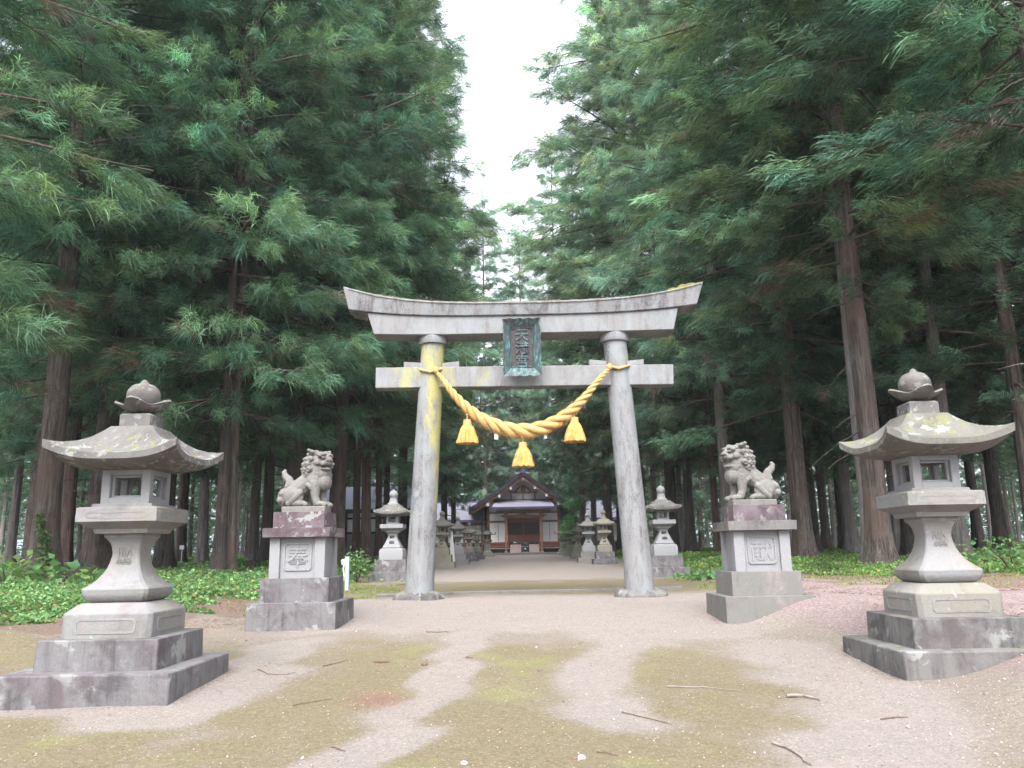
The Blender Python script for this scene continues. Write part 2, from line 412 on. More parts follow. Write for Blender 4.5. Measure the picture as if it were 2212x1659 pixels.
def blades(P, D, L, W, droop, g):
    """narrow tapering shoots: 5 vertices and 3 triangles each"""
    n = len(P)
    side = unit(np.cross(D, unit(g.normal(size=(n, 3)) + np.array([0, 0, .6])))) * W[:, None]
    mid = P + D * (L * .5)[:, None]; mid[:, 2] -= droop * L * .10
    tip = P + D * L[:, None]; tip[:, 2] -= droop * L * .42
    V = np.stack([P - side * .45, P + side * .45, mid + side, mid - side, tip], 1).reshape(-1, 3)
    o = (np.arange(n) * 5)[:, None]
    T = np.concatenate([o + np.array([[0, 1, 2]]), o + np.array([[0, 2, 3]]), o + np.array([[3, 2, 4]])], 1).reshape(-1, 3)
    return V, T

def make_crown(name, seed, H=28., h0=5.5, Rm=4.2, style='sugi', nbr=118, dens=3.7, tails=22, wide=1.0, dead=.016, leaf=M_sugi):
    g = np.random.default_rng(seed)
    u = (np.arange(nbr) + g.uniform(0, 1, nbr)) / nbr
    hb = h0 + (H - h0 - .5) * u
    hb = np.round((hb + .3 * np.sin(hb * 2.1)) / .85) * .85 + g.normal(0, .17, nbr); hb = np.clip(hb, h0, H - .3)
    rel = (hb - h0) / (H - h0)
    az = np.arange(nbr) * 2.39996 + g.normal(0, .35, nbr)
    ln = Rm * (1 - rel ** 1.9) ** .8 * (.72 + .28 * np.clip(rel * 5, 0, 1)) * g.uniform(.62, 1.15, nbr) + .35
    elev = np.interp(rel, [0, .25, .7, 1], [-.10, .02, .25, .9]) + g.normal(0, .10, nbr)
    dirh = np.stack([np.cos(az), np.sin(az), np.zeros(nbr)], 1)
    def curve(i, t):
        l = ln[i]
        p = dirh[i] * (l * t * np.cos(elev[i]))[:, None]
        p[:, 2] = hb[i] + l * (np.sin(elev[i]) * t - .26 * t ** 2 + .12 * t ** 4)
        return p
    nb = np.maximum(3, (ln * dens * np.interp(rel, [0, .10, 1], [.8, 1, 1])).astype(int))
    ub = np.repeat(np.arange(nbr), nb); B = len(ub)
    t = 1 - (g.uniform(0, 1, B) ** 1.2) * .80
    PB = curve(ub, t)
    lat = np.stack([-np.sin(az[ub]), np.cos(az[ub]), np.zeros(B)], 1)
    sd = g.choice([-1., 1.], B) * g.uniform(0, 1, B) ** .8 * (.22 + .30 * ln[ub] * (1.06 - t) ** .7)
    PB = PB + lat * sd[:, None]; PB[:, 2] += g.normal(0, .08, B) - .18 * np.abs(sd)
    axb = unit(dirh[ub] * (.8 + g.normal(0, .2, B))[:, None] + lat * (np.sign(sd) * (.15 + .6 * np.clip(np.abs(sd), 0, 1)))[:, None] + np.array([0, 0, .22]) * g.normal(.3, .8, B)[:, None])
    per = 5; sb = np.repeat(np.arange(B), per); m = len(sb); bi = ub[sb]
    al = np.tile(np.linspace(-.22, .26, per), B)
    P = PB[sb] + axb[sb] * (al * g.uniform(.7, 1.3, m))[:, None] + g.normal(0, .065, (m, 3)); P[:, 2] -= .25 * np.clip(al, 0, 1)
    ax = unit(axb[sb] + g.normal(0, .28, (m, 3)))
    ti = np.repeat(np.arange(m), tails); k = len(ti)
    sz = g.uniform(.75, 1.3, m)[ti]
    if style == 'sugi':
        D = unit(ax[ti] + g.normal(0, .46, (k, 3)) + np.array([0, 0, .10]))
        L = g.uniform(.17, .40, k) * sz; W = g.uniform(.0055, .0100, k) * wide; dr = g.uniform(.5, 1.4, k)
        PP = P[ti] + ax[ti] * g.uniform(-.12, .10, k)[:, None] + g.normal(0, .05, (k, 3))
    else:
        j = g.normal(0, .75, k)
        latx = unit(np.cross(ax, np.array([0, 0, 1.0])) + g.normal(0, .2, (m, 3)))
        D = unit(ax[ti] + latx[ti] * j[:, None] + np.array([0, 0, 1.0]) * g.normal(-.18, .18, k)[:, None])
        L = g.uniform(.09, .25, k) * sz; W = g.uniform(.0065, .0125, k) * wide; dr = g.uniform(.3, 1.0, k)
        PP = P[ti] + ax[ti] * g.uniform(-.22, .22, k)[:, None] + g.normal(0, .045, (k, 3))
    V, T = blades(PP, D, L, W, dr, g)
    base = (np.exp(g.normal(0, .12, m)) * np.exp(g.normal(0, .34, B))[sb])[:, None] * np.array([1, 1, 1])
    base *= 1 + np.clip(g.normal(0, 1, (B, 1)), -1.2, 2)[sb] * np.array([[.16, .04, -.06]])
    patch = np.exp(g.normal(0, .20, nbr))[bi][:, None]
    base = base * patch
    isd = (g.uniform(0, 1, B) < np.interp(rel[ub], [0, .3, 1], [dead * 3, dead, dead * .3]))[sb]
    base[isd] = np.array([1.7, .74, .95]) * g.uniform(.6, 1.2, (isd.sum(), 1))
    tint = np.repeat(np.clip(base[ti] * g.uniform(.8, 1.2, (k, 1)), .1, 5), 5, axis=0)
    # woody branches
    seg = 5; tt = np.linspace(0, .96, seg)
    BV, BT = [], []; off = len(V)
    for s_ in range(seg):
        c = curve(np.arange(nbr), np.full(nbr, tt[s_]))
        r = (.016 + .010 * ln) * (1 - .86 * tt[s_])
        for q in range(3):
            a = q * 2.0944
            BV.append(c + lat_all(az) * (np.cos(a) * r)[:, None] + np.array([0, 0, 1.]) * (np.sin(a) * r)[:, None])
    BV = np.stack(BV, 1).reshape(-1, 3)
    o = (np.arange(nbr) * seg * 3)[:, None] + off
    for s_ in range(seg - 1):
        for q in range(3):
            a, b = s_ * 3 + q, s_ * 3 + (q + 1) % 3
            BT.append(o + np.array([[a, b, b + 3]])); BT.append(o + np.array([[a, b + 3, a + 3]]))
    BT = np.concatenate(BT, 0)
    V = np.concatenate([V, BV]); tint = np.concatenate([tint, np.ones((len(BV), 3))])
    mi = np.concatenate([np.zeros(len(T), int), np.ones(len(BT), int)]); T = np.concatenate([T, BT])
    return soup(name, V, T, tint, (leaf, M_branch), mi)
def lat_all(az): return np.stack([-np.sin(az), np.cos(az), np.zeros(len(az))], 1)

def make_trunk(name, seed, H=28., r=.30, stubs=26, h0=5.5):
    """tapered, slightly crooked, furrowed trunk with root flare and dead lower twigs; unit radius r at breast height"""
    g = random.Random(seed); bm = BM(); n = 28; rs = []
    ph = g.uniform(0, 6); bx = g.uniform(-.10, .10); by = g.uniform(-.1, .1); hs = [-.35, -.05, .15, .4, .8, 1.3, 2.2, 3.5, 5, 7, 9, 11.5, 14, 17, 20, 23, 26, H]
    def ctr(h): return (bx * math.sin(h * .17 + ph) + .04 * math.sin(h * .7 + ph), by * math.sin(h * .15 + ph * 2))
    def rad(h): return r * (max(.02, 1 - h / (H + .3)) ** .8 * 1.02) * (1 + .75 * math.exp(-max(h, -.1) / .42))
    for h in hs:
        cx, cy = ctr(h); rr = rad(h); ring = []
        for i in range(n):
            a = 2 * math.pi * i / n
            fl = 1 + (.20 * math.exp(-max(h, 0) / .6)) * (math.sin(a * 5 + ph) + .5 * math.sin(a * 3 + 2 * ph)) + .025 * math.sin(a * 9 + ph + h * .1) + .035 * (1 if i % 2 else -1) * (1 if h < 12 else .4)
            ring.append((cx + rr * fl * math.cos(a), cy + rr * fl * math.sin(a), h))
        rs.append(ring)
    rings(bm, rs)
    for _ in range(stubs):
        h = g.uniform(2.2, h0 + 3); a = g.uniform(0, 6.283); l = g.uniform(.3, 1.9); cx, cy = ctr(h); q = rad(h) * .9
        d = Vector((math.cos(a), math.sin(a), g.uniform(-.35, .25)))
        p = [Vector((cx, cy, h)) + d * (q + l * t) + Vector((0, 0, -.22 * l * t * t)) for t in (0, .35, .7, 1)]
        tube(bm, p, [.016, .012, .008, .003], 4)
    me = bpy.data.meshes.new(name); bmesh.ops.recalc_face_normals(bm, faces=bm.faces[:]); bm.to_mesh(me); bm.free(); me.shade_smooth()
    return me
def wobj(name, bm, mat, root, **k):
    bmesh.ops.transform(bm, matrix=Matrix.Translation(-root.location), verts=bm.verts[:])
    return obj(name, bm, mat, root, **k)

# ------------------------------------------------------------------ GROUND
def line_dist(x, y, pts):
    d = np.full(x.shape, 1e3)
    for a, b in zip(pts[:-1], pts[1:]):
        ax, ay, bx, by = a.x, a.y, b.x, b.y
        t = np.clip(((x - ax) * (bx - ax) + (y - ay) * (by - ay)) / max((bx - ax) ** 2 + (by - ay) ** 2, 1e-6), 0, 1)
        d = np.minimum(d, np.hypot(x - ax - t * (bx - ax), y - ay - t * (by - ay)))
    return d
xbL = lambda y: np.interp(y, [6, 8.7, 10, 11.9, 13, 16, 20, 40, 70], [-7.5, -5.6, -4.9, -3.95, -4.3, -5.0, -4.6, -5.0, -6])
xbR = lambda y: np.interp(y, [11.5, 13.2, 14.8, 17, 20, 30, 40, 70], [8.8, 6.8, 4.7, 4.15, 3.95, 4.6, 5.2, 6])
def make_ground():
    xs = np.unique(np.concatenate([np.linspace(-7, 7, 281), np.linspace(-30, 30, 121), np.linspace(-320, 320, 65)]))
    ys = np.unique(np.concatenate([np.linspace(2.4, 16, 273), np.linspace(16, 70, 181), np.linspace(-40, 2.4, 22), np.linspace(70, 420, 50)]))
    X, Y = np.meshgrid(xs, ys)
    Z = height(X, Y)
    me = bpy.data.meshes.new('ground'); nx, ny = len(xs), len(ys)
    V = np.stack([X, Y, Z], -1).reshape(-1, 3)
    i = (np.arange(ny - 1)[:, None] * nx + np.arange(nx - 1)[None]).reshape(-1)
    T = np.concatenate([np.stack([i, i + 1, i + 1 + nx], 1), np.stack([i, i + 1 + nx, i + nx], 1)])
    me.vertices.add(len(V)); me.vertices.foreach_set('co', V.astype(np.float32).ravel())
    me.loops.add(T.size); me.loops.foreach_set('vertex_index', T.astype(np.int32).ravel())
    me.polygons.add(len(T)); me.polygons.foreach_set('loop_start', np.arange(0, T.size, 3, dtype=np.int32)); me.update(calc_edges=True)
    tr = lambda *p: [g for g in (ground(*q) for q in p) if g]
    tracks = [(tr((1060, 1330), (1005, 1385), (965, 1440), (950, 1475), (905, 1525), (860, 1570), (780, 1620), (700, 1655)), .17),
              (tr((1330, 1395), (1275, 1440), (1275, 1480), (1310, 1520), (1340, 1560)), .22),
              (tr((640, 1390), (490, 1490), (370, 1560), (220, 1530), (0, 1515)), .26),
              (tr((1550, 1360), (1400, 1370), (1250, 1330), (1050, 1300)), .5),
              (tr((1850, 1659), (1950, 1590), (1900, 1530), (1800, 1440), (1660, 1400)), .4)]
    wob = .10 * np.sin(X * 5 + 2 * np.sin(Y * 3)) + .07 * np.sin(Y * 6.3 + 2 * np.sin(X * 4.1))
    sand = np.zeros_like(X)
    for pts, w in tracks:
        d = line_dist(X, Y, pts) + wob * (.6 + w)
        sand = np.maximum(sand, 1 - sstep(w * .2, w * 2.2, d))
    # open ground under and before the gate, and across the path behind it
    sand = np.maximum(sand, np.clip(sstep(8.6, 9.8, Y + 1.5 * wob) * (1 - sstep(12.8, 13.2, Y)) * (1 - sstep(2.2, 3.6, np.abs(X))), 0, 1))
    sand = np.maximum(sand, sstep(18.6, 20.0, Y + 3 * wob) * (1 - sstep(2.6, 4.2, np.abs(X))))
    moss = sstep(13.3, 13.6, Y + .0 * wob) * (1 - sstep(17.6, 19.8, Y + 4 * wob))
    moss = np.maximum(moss, .75 * sstep(26, 28, Y + 9 * wob) * (1 - sstep(31, 35, Y + 9 * wob)))
    moss = np.maximum(moss, .86 * (1 - sstep(7.6, 9.6, Y + 2.5 * wob)) * (1 - sstep(2.0, 3.4, X + 2 * wob)))
    moss = np.maximum(moss, .9 * (1 - sstep(.3, .8, np.hypot((X - .4) / 2, Y - 7.6))))
    moss = np.clip(moss, 0, 1) * (1 - sand)
    zr = sstep(np.interp(Y, [3, 6.3, 9.5, 14, 22], [2.0, 2.95, 2.35, 3.2, 4.0]), np.interp(Y, [3, 6.3, 9.5, 14, 22], [3.0, 3.9, 3.1, 4.0, 5.5]), X)
    mound = zr * (1 - sstep(16, 19, Y))
    litL = sstep(0, 1.3, (xbL(Y) + 1.6) - X + 2 * wob) * sstep(6.2, 8, Y)
    litR = sstep(0, 1.2, X - (np.interp(Y, [9, 10.5, 14, 18, 25], [9, 4.4, 3.3, 3.9, 4.6])) + 2 * wob)
    lit = np.maximum(litL, litR)
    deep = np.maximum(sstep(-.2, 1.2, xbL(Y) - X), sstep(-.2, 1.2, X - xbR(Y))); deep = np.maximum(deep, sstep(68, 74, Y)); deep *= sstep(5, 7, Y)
    red = 1 - sstep(.05, .34, np.hypot(X - ground(825, 1508).x, (Y - ground(825, 1508).y) * .8) + .4 * wob)
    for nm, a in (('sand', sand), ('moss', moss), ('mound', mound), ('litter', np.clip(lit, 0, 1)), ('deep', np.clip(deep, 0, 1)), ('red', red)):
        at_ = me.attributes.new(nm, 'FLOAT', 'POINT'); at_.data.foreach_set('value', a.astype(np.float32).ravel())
    n = NT('ground_soil'); v = n.co('Object')
    A = lambda k: n.add('ShaderNodeAttribute', _attribute_name=k).outputs['Fac']
    big = n.noise(v, .9, 6, .6, .6); med = n.noise(v, 6, 6, .65, .4); fin = n.noise(v, 70, 4, .75); vf = n.noise(v, 260, 2, .7)
    vor = n.add('ShaderNodeTexVoronoi', Scale=95.); n.l(v, vor.inputs['Vector'])
    peb = n.ramp(n.sep(vor.outputs['Color'])[0], [(.82, 0), (.90, 1)])
    sandc = n.mix(fin, (0.192, 0.170, 0.152), (0.297, 0.270, 0.247))
    sandc = n.mix(n.ramp(med, [(.35, 0), (.7, .85)]), sandc, (0.286, 0.239, 0.215))
    soil = n.mix(fin, (0.172, 0.144, 0.118), (0.260, 0.224, 0.188))
    c = n.mix(n.ramp(n.math('ADD', A('sand'), n.math('MULTIPLY', n.math('SUBTRACT', n.noise(v, 16, 7, .75, .5), .5), 1.6)), [(.25, 0), (.70, 1)]), soil, sandc)
    mossc = n.mix(n.ramp(n.noise(v, 26, 5, .7), [(.3, 0), (.72, 1)]), (0.120, 0.098, 0.045), (0.205, 0.172, 0.086))
    mossc = n.mix(n.ramp(n.noise(v, 1.6, 4), [(.55, 0), (.72, .75)]), mossc, (0.206, 0.213, 0.056))
    mm = n.math('ADD', A('moss'), n.math('MULTIPLY', n.math('SUBTRACT', n.noise(v, 2.2, 8, .72, .7), .5), 1.9))
    grit = n.math('ADD', n.math('MULTIPLY', n.math('SUBTRACT', n.noise(v, 38, 4, .7), .5), .9), n.math('MULTIPLY', n.math('SUBTRACT', n.noise(v, 150, 3, .7), .5), .9))
    mm = n.math('ADD', mm, grit)
    c = n.mix(n.math('MULTIPLY', n.ramp(mm, [(.30, 0), (.80, 1)]), n.ramp(A('moss'), [(.02, 0), (.6, .74)])), c, mossc)
    c = n.mix(n.math('MULTIPLY', A('red'), n.ramp(fin, [(.3, .4), (.6, .9)])), c, (0.200, 0.108, 0.084))
    gr = n.mix(fin, (0.151, 0.110, 0.105), (0.282, 0.223, 0.213))
    c = n.mix(n.ramp(n.math('ADD', A('mound'), n.math('MULTIPLY', n.math('SUBTRACT', med, .5), .7)), [(.4, 0), (.7, 1)]), c, gr)
    c = n.mix(n.math('MULTIPLY', peb, .28), c, n.mix(n.sep(vor.outputs['Color'])[1], (0.496, 0.456, 0.424), (0.208, 0.136, 0.120)))
    lt = n.mix(n.ramp(n.noise(v, 45, 5, .8, 1.0), [(.35, 0), (.65, 1)]), (0.080, 0.054, 0.042), (0.240, 0.176, 0.140))
    c = n.mix(n.ramp(n.math('ADD', A('litter'), n.math('MULTIPLY', n.math('SUBTRACT', n.noise(v, 3.3, 7, .72), .5), 1.3)), [(.42, 0), (.72, .92)]), c, lt)
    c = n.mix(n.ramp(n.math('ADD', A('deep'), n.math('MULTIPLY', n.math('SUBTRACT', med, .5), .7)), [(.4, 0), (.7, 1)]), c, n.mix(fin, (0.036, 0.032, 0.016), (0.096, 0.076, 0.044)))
    dk = n.ramp(n.noise(n.co('Object', (1, 2.2, 1)), 30, 6, .8, 1.2), [(.60, 0), (.67, 1)])
    c = n.mix(n.math('MULTIPLY', dk, .6), c, (0.096, 0.068, 0.048))
    c = n.mix(n.math('MULTIPLY', n.ramp(vf, [(.62, 0), (.7, 1)]), .4), c, (0.104, 0.080, 0.072))
    v2 = n.add('ShaderNodeTexVoronoi', Scale=62.); n.l(v, v2.inputs['Vector']); v3 = n.add('ShaderNodeTexVoronoi', Scale=150.); n.l(v, v3.inputs['Vector'])
    gr2 = n.math('ADD', n.math('MULTIPLY', n.sep(v2.outputs['Color'])[0], n.math('ADD', n.math('MULTIPLY', A('mound'), .45), .18)), n.math('MULTIPLY', n.sep(v3.outputs['Color'])[0], .30))
    c = n.mix(1.0, c, n.math('ADD', n.math('MULTIPLY', gr2, 1.0), .76), 'MULTIPLY')
    n.col(c); n.b.inputs['Roughness'].default_value = .95
    n.bump(n.math('ADD', n.math('ADD', fin, n.math('MULTIPLY', med, 1.2)), n.math('MULTIPLY', peb, .6)), .95, .028)
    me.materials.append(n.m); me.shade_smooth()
    return props(link(bpy.data.objects.new('ground', me)), kind='structure')
make_ground()

# kerb strip running between the gate columns
bm = BM(); pts = [(812, 1290), (860, 1288), (930, 1285), (1050, 1282), (1200, 1279), (1350, 1275), (1474, 1271)]
Lk = [ground(*p) for p in pts]
bmr = []
for p in Lk:
    z = hz(p.x, p.y); bmr.append([(p.x, p.y - .05, z - .1), (p.x, p.y + .05, z - .1), (p.x, p.y + .05, z + .045), (p.x, p.y - .05, z + .04)])
rings(bm, bmr); props(obj('kerb', bm, M_conc, bevel=.008), kind='structure')

# ------------------------------------------------------------------ STONE LANTERNS
def kasa(bm, ht, hw, zt, ze, lift, thick, hs, zs, n=20, sharp=3.4, flare=.085):
    prof = [(0, 0), (.12, .22), (.3, .52), (.5, .76), (.72, .92), (.88, .98), (1, 1)]
    us = [-1 + 2 * k / n for k in range(n)]
    def ring(a, zf):
        out = []
        for s in range(4):
            for u in us:
                x, y = u * a, -a; c = abs(u) ** sharp; z, fl = zf(c)
                x *= 1 + fl; y *= 1 + fl
                for _ in range(s): x, y = -y, x
                out.append((x, y, z))
        return out
    rs = []
    for t, f in prof:
        a = ht + (hw - ht) * t
        rs.append(ring(a, lambda c: (zt - (zt - ze) * f + lift * c * t ** 2.2 + .13 * (zt - ze) * (c ** 3) * math.sin(math.pi * min(1, t)), flare * c * t)))
    rs.append(ring(hw * 1.0, lambda c: (ze - thick + lift * c * .97 - .012 * c, flare * c * .93)))
    rs.append(ring(hw * .93, lambda c: (ze - thick * 1.55 + lift * c * .70, flare * c * .8)))
    rs.append(ring(hw * .74, lambda c: (ze - thick * 1.9 + lift * c * .25, flare * c * .4)))
    rs.append(ring(hs, lambda c: (zs, 0)))
    return rings(bm, rs)
def cup(bm, r, z0, h, tips=4, ph=0.0):
    n = 48; rs = []
    def rr(k, base, amp, zz, up):
        out = []
        for i in range(n):
            a = 2 * math.pi * i / n; c = max(0, math.cos(tips * (a - ph) / 1)) if False else abs(math.cos(tips / 2 * (a - ph))) ** 2.6
            q = base * (1 + amp * c); out.append((q * math.cos(a), q * math.sin(a), zz + up * c))
        return out
    rs += [rr(0, r * .42, 0, z0, 0), rr(0, r * .78, .05, z0 + h * .18, 0), rr(0, r * 1.0, .22, z0 + h * .45, h * .10), rr(0, r * 1.06, .52, z0 + h * .62, h * .36), rr(0, r * 1.0, .55, z0 + h * .66, h * .48),
           rr(0, r * .86, .34, z0 + h * .60, h * .32), rr(0, r * .70, .05, z0 + h * .55, 0)]
    return rings(bm, rs)
def firebox(bm, hw, z0, z1, wx, wz0, wz1, step=.02):
    t = (z1 - z0)
    for sx in (-1, 1):
        for sy in (-1, 1):
            a, b = sorted((sx * wx, sx * hw)); c, d = sorted((sy * wx, sy * hw)); box(bm, a, b, c, d, z0 + .001, z1 - .001)
    e = hw - .002
    box(bm, -e, e, -e, e, z0, wz0); box(bm, -e, e, -e, e, wz1, z1)
    w2, q = wx - step, hw - .035
    for s in (0, 1, 2, 3):
        M = Matrix.Rotation(s * math.pi / 2, 4, 'Z')
        box(bm, -wx - .01, -w2, -q, -q + .03, wz0 - .01, wz1 + .01, M); box(bm, w2, wx + .01, -q, -q + .03, wz0 - .01, wz1 + .01, M)
        box(bm, -w2 - .002, w2 + .002, -q + .001, -q + .029, wz0 - .01, wz0 + step, M); box(bm, -w2 - .002, w2 + .002, -q + .001, -q + .029, wz1 - step, wz1 + .01, M)
    return bm
def panel(bm, hw, w, z0, z1, d=.0035, cut=.02, faces=(0, 1, 2, 3)):
    """shallow raised band frames with notched corners on the four faces"""
    for s in faces:
        M = Matrix.Rotation(s * math.pi / 2, 4, 'Z')
        zc, hh = (z0 + z1) / 2, (z1 - z0) / 2
        o = [(-w + cut, -hh), (w - cut, -hh), (w, -hh + cut), (w, hh - cut), (w - cut, hh), (-w + cut, hh), (-w, hh - cut), (-w, -hh + cut)]
        i_ = [(x * (1 - .016 / w), z * (1 - .016 / hh)) for x, z in o]
        P = lambda L, y: [bm.verts.new(M @ Vector((x, y, zc + z))) for x, z in L]
        a, b, c, e = P(o, -hw - d), P(i_, -hw - d), P(o, -hw + .01), P(i_, -hw + .01)
        for k in range(8):
            j = (k + 1) % 8
            bm.faces.new((a[k], a[j], b[j], b[k])); bm.faces.new((c[j], c[k], e[k], e[j])); bm.faces.new((a[j], a[k], c[k], c[j])); bm.faces.new((b[k], b[j], e[j], e[k]))
    return bm
def big_lantern(root, roofmat):
    z = lambda v: v - .29
    obj('ground_step', loft(BM(), [(.615, -.25), (.608, z(.503)), (.600, z(.507))], .02), M_step, root, bevel=.014)
    obj('upper_step', loft(BM(), [(.446, z(.49)), (.440, z(.722))], .02), M_step, root, bevel=.012)
    bm = loft(BM(), [(.336, z(.715)), (.336, z(.898)), (.27, z(.955)), (.245, z(.969)), (.20, z(.972))], .10)
    p = obj('plinth', bm, M_gran, root, bevel=.008); obj('carved_frame', panel(BM(), .336, .225, z(.755), z(.865)), M_gran, p)
    prof = crop([(.190, z(.968)), (.222, z(.985)), (.247, z(1.02)), (.253, z(1.055)), (.250, z(1.075)), (.205, z(1.112)), (.160, z(1.165)), (.125, z(1.235)), (.108, z(1.31)), (.107, z(1.35)), (.118, z(1.405)), (.142, z(1.445)), (.157, z(1.46)), (.157, z(1.49))], 3)
    post = obj('post', loft(BM(), prof, .10), M_gran, root, smooth=22)
    sp = []
    for zc, hw_, sl in ((1.37, .110, -.03), (1.255, .121, .19)):
        sp.append(Matrix.Translation((0, -hw_ - .0015, z(zc))) @ Matrix.Rotation(sl, 4, 'X') @ FRONT)
    obj('inscription', glyphs(BM(), '献燈', .125, sp, .002), M_gran, post, smooth=None)
    bm = loft(BM(), [(.205, z(1.486)), (.218, z(1.52)), (.300, z(1.568)), (.310, z(1.574)), (.308, z(1.675)), (.292, z(1.684)), (.235, z(1.689)), (.230, z(1.712)), (.19, z(1.713))], .012)
    p = obj('platform', bm, M_gran, root, bevel=.006); obj('carved_frame', panel(BM(), .308, .235, z(1.595), z(1.655), .003), M_gran, p)
    obj('firebox', firebox(BM(), .190, z(1.708), z(1.985), .122, z(1.760), z(1.937)), M_white, root, bevel=.006)
    bm = kasa(BM(), .165, .466, z(2.328), z(2.082), .105, .046, .215, z(1.975))
    rf = obj('roof', bm, roofmat, root, smooth=40)
    bm = loft(BM(), [(.126, z(2.315)), (.124, z(2.425)), (.108, z(2.438)), (.075, z(2.44))], .04)
    obj('finial_base', bm, M_roof, root, bevel=.006)
    bm = lathe(BM(), crop([(.062, z(2.435)), (.05, z(2.455)), (.07, z(2.475)), (.112, z(2.525)), (.130, z(2.58)), (.124, z(2.635)), (.088, z(2.682)), (.040, z(2.700)), (.030, z(2.716)), (.010, z(2.735))], 3), 28)
    fn = obj('finial', bm, M_roof, root, smooth=60)
    obj('petal_cup', cup(BM(), .145, z(2.450), .100), M_roof, fn, smooth=60)
def rel(root, dz=0): return root
LL = thing('stone_lantern', 'large square-roofed stone lantern with grey lichened roof, left foreground', 'lantern', (-3.09, 6.5, .29), R(.6), 'large stone lanterns in front of the gate')
big_lantern(LL, M_roof)
RL = thing('stone_lantern', 'large mossy stone lantern with yellowed roof, half buried in gravel, right foreground', 'lantern', (3.41, 6.9, .30), R(-.5), 'large stone lanterns in front of the gate')
for ch in LL.children:
    c = dup(ch, RL)
    if ch.name.startswith('roof'):
        c.data = c.data.copy(); c.data.materials[0] = M_roofy
    if 'step' in ch.name: c.data = c.data.copy(); c.data.materials[0] = M_stepm
RL.scale = (1.0, 1.0, 1.018)

def small_lantern(root, mats, kind=0, text=True, dark=True):
    st, bd, rf = mats
    obj('ground_step', loft(BM(), [(.515, -.3), (.505, .23)], .02), st, root, bevel=.014)
    obj('upper_step', loft(BM(), [(.388, .225), (.380, .51)], .02), st, root, bevel=.012)
    obj('plinth', loft(BM(), [(.297, .505), (.295, .715), (.27, .765), (.235, .785), (.2, .787)], .06), bd, root, bevel=.008)
    prof = crop([(.205, .782), (.222, .795), (.222, .812), (.196, .86), (.150, .96), (.112, 1.05), (.106, 1.085), (.118, 1.135), (.150, 1.168), (.172, 1.176), (.172, 1.205)], 3)
    post = obj('post', loft(BM(), prof, .08), bd, root, smooth=22)
    if text:
        sp = []
        for zc, hw_, sl in ((1.04, .115, .30), (.905, .174, .42)):
            sp.append(Matrix.Translation((0, -hw_ - .010, zc)) @ Matrix.Rotation(sl - .0, 4, 'X') @ FRONT)
        obj('inscription', glyphs(BM(), '献燈', .128, sp, .005, .002), M_ink if dark else M_bronze, post, smooth=None)
    obj('platform', loft(BM(), [(.15, 1.2), (.20, 1.212), (.278, 1.265), (.285, 1.27), (.282, 1.366), (.17, 1.372), (.16, 1.378)], .02), bd, root, bevel=.006)
    obj('firebox', firebox(BM(), .148, 1.374, 1.59, .092, 1.41, 1.555, .012), bd, root, bevel=.004)
    obj('roof', kasa(BM(), .185, .385, 1.84, 1.665, .06, .05, .17, 1.585, 12), rf, root, smooth=40)
    obj('finial_base', loft(BM(), [(.135, 1.832), (.133, 1.878), (.105, 1.89), (.095, 1.91), (.078, 2.0), (.085, 2.02), (.07, 2.022)], .25), bd, root, bevel=.004)
    obj('finial', lathe(BM(), crop([(.06, 2.015), (.085, 2.04), (.106, 2.085), (.104, 2.13), (.08, 2.175), (.03, 2.205), (.006, 2.228)], 3), 24), bd, root, smooth=60)
sets = {'new': (M_step, M_white, M_roof), 'pale': (M_gran, M_white, M_gran), 'old': (M_old, M_old, M_old), 'dark': (M_step, M_old, M_old)}
protos = {}
def place_small(kind, label, x, y, s=1.0, rz=0.0):
    t = thing('stone_lantern', label, 'lantern', (x, y, hz(x, y) - .01), rz, 'smaller stone lanterns lining the path')
    if kind not in protos: small_lantern(t, sets[kind], dark=kind in ('new', 'pale')); protos[kind] = t
    else:
        for ch in protos[kind].children: dup(ch, t)
    t.scale = (s, s, s)
    return t
place_small('new', 'slender white stone lantern with black characters on its post, beside the left gate column', -3.21, 20.4, 1.0, R(-1))
place_small('new', 'white stone lantern with purple-stained steps and roof, half hidden by the right gate column', 3.47, 20.4, 1.0, R(1))
place_small('old', 'olive grey stone lantern just right of the left gate column, nearest of the left row', -3.28, 33.6, 1.03)
place_small('pale', 'pale cream stone lantern second in the left row, beside the white pointed sheet', -3.10, 39.5, 1.03)
place_small('dark', 'stone lantern third in the left row, on stacked purple-grey blocks', -3.02, 46.5, .98)
place_small('dark', 'small stone lantern fourth in the left row, before the scroll-cornered one', -2.85, 51.5, .93)
place_small('dark', 'dark weathered stone lantern nearest the right gate column, on stained purple steps', 3.47, 35.2, 1.03)
place_small('pale', 'bright pale stone lantern second from the right gate column in the right row', 3.00, 37.8, 1.02)
place_small('old', 'mossy olive stone lantern third in the right row, beside the bright pale one', 3.35, 50.0, .97)
place_small('old', 'small mossy stone lantern fourth in the right row, before the young fir', 3.12, 55.0, .90)
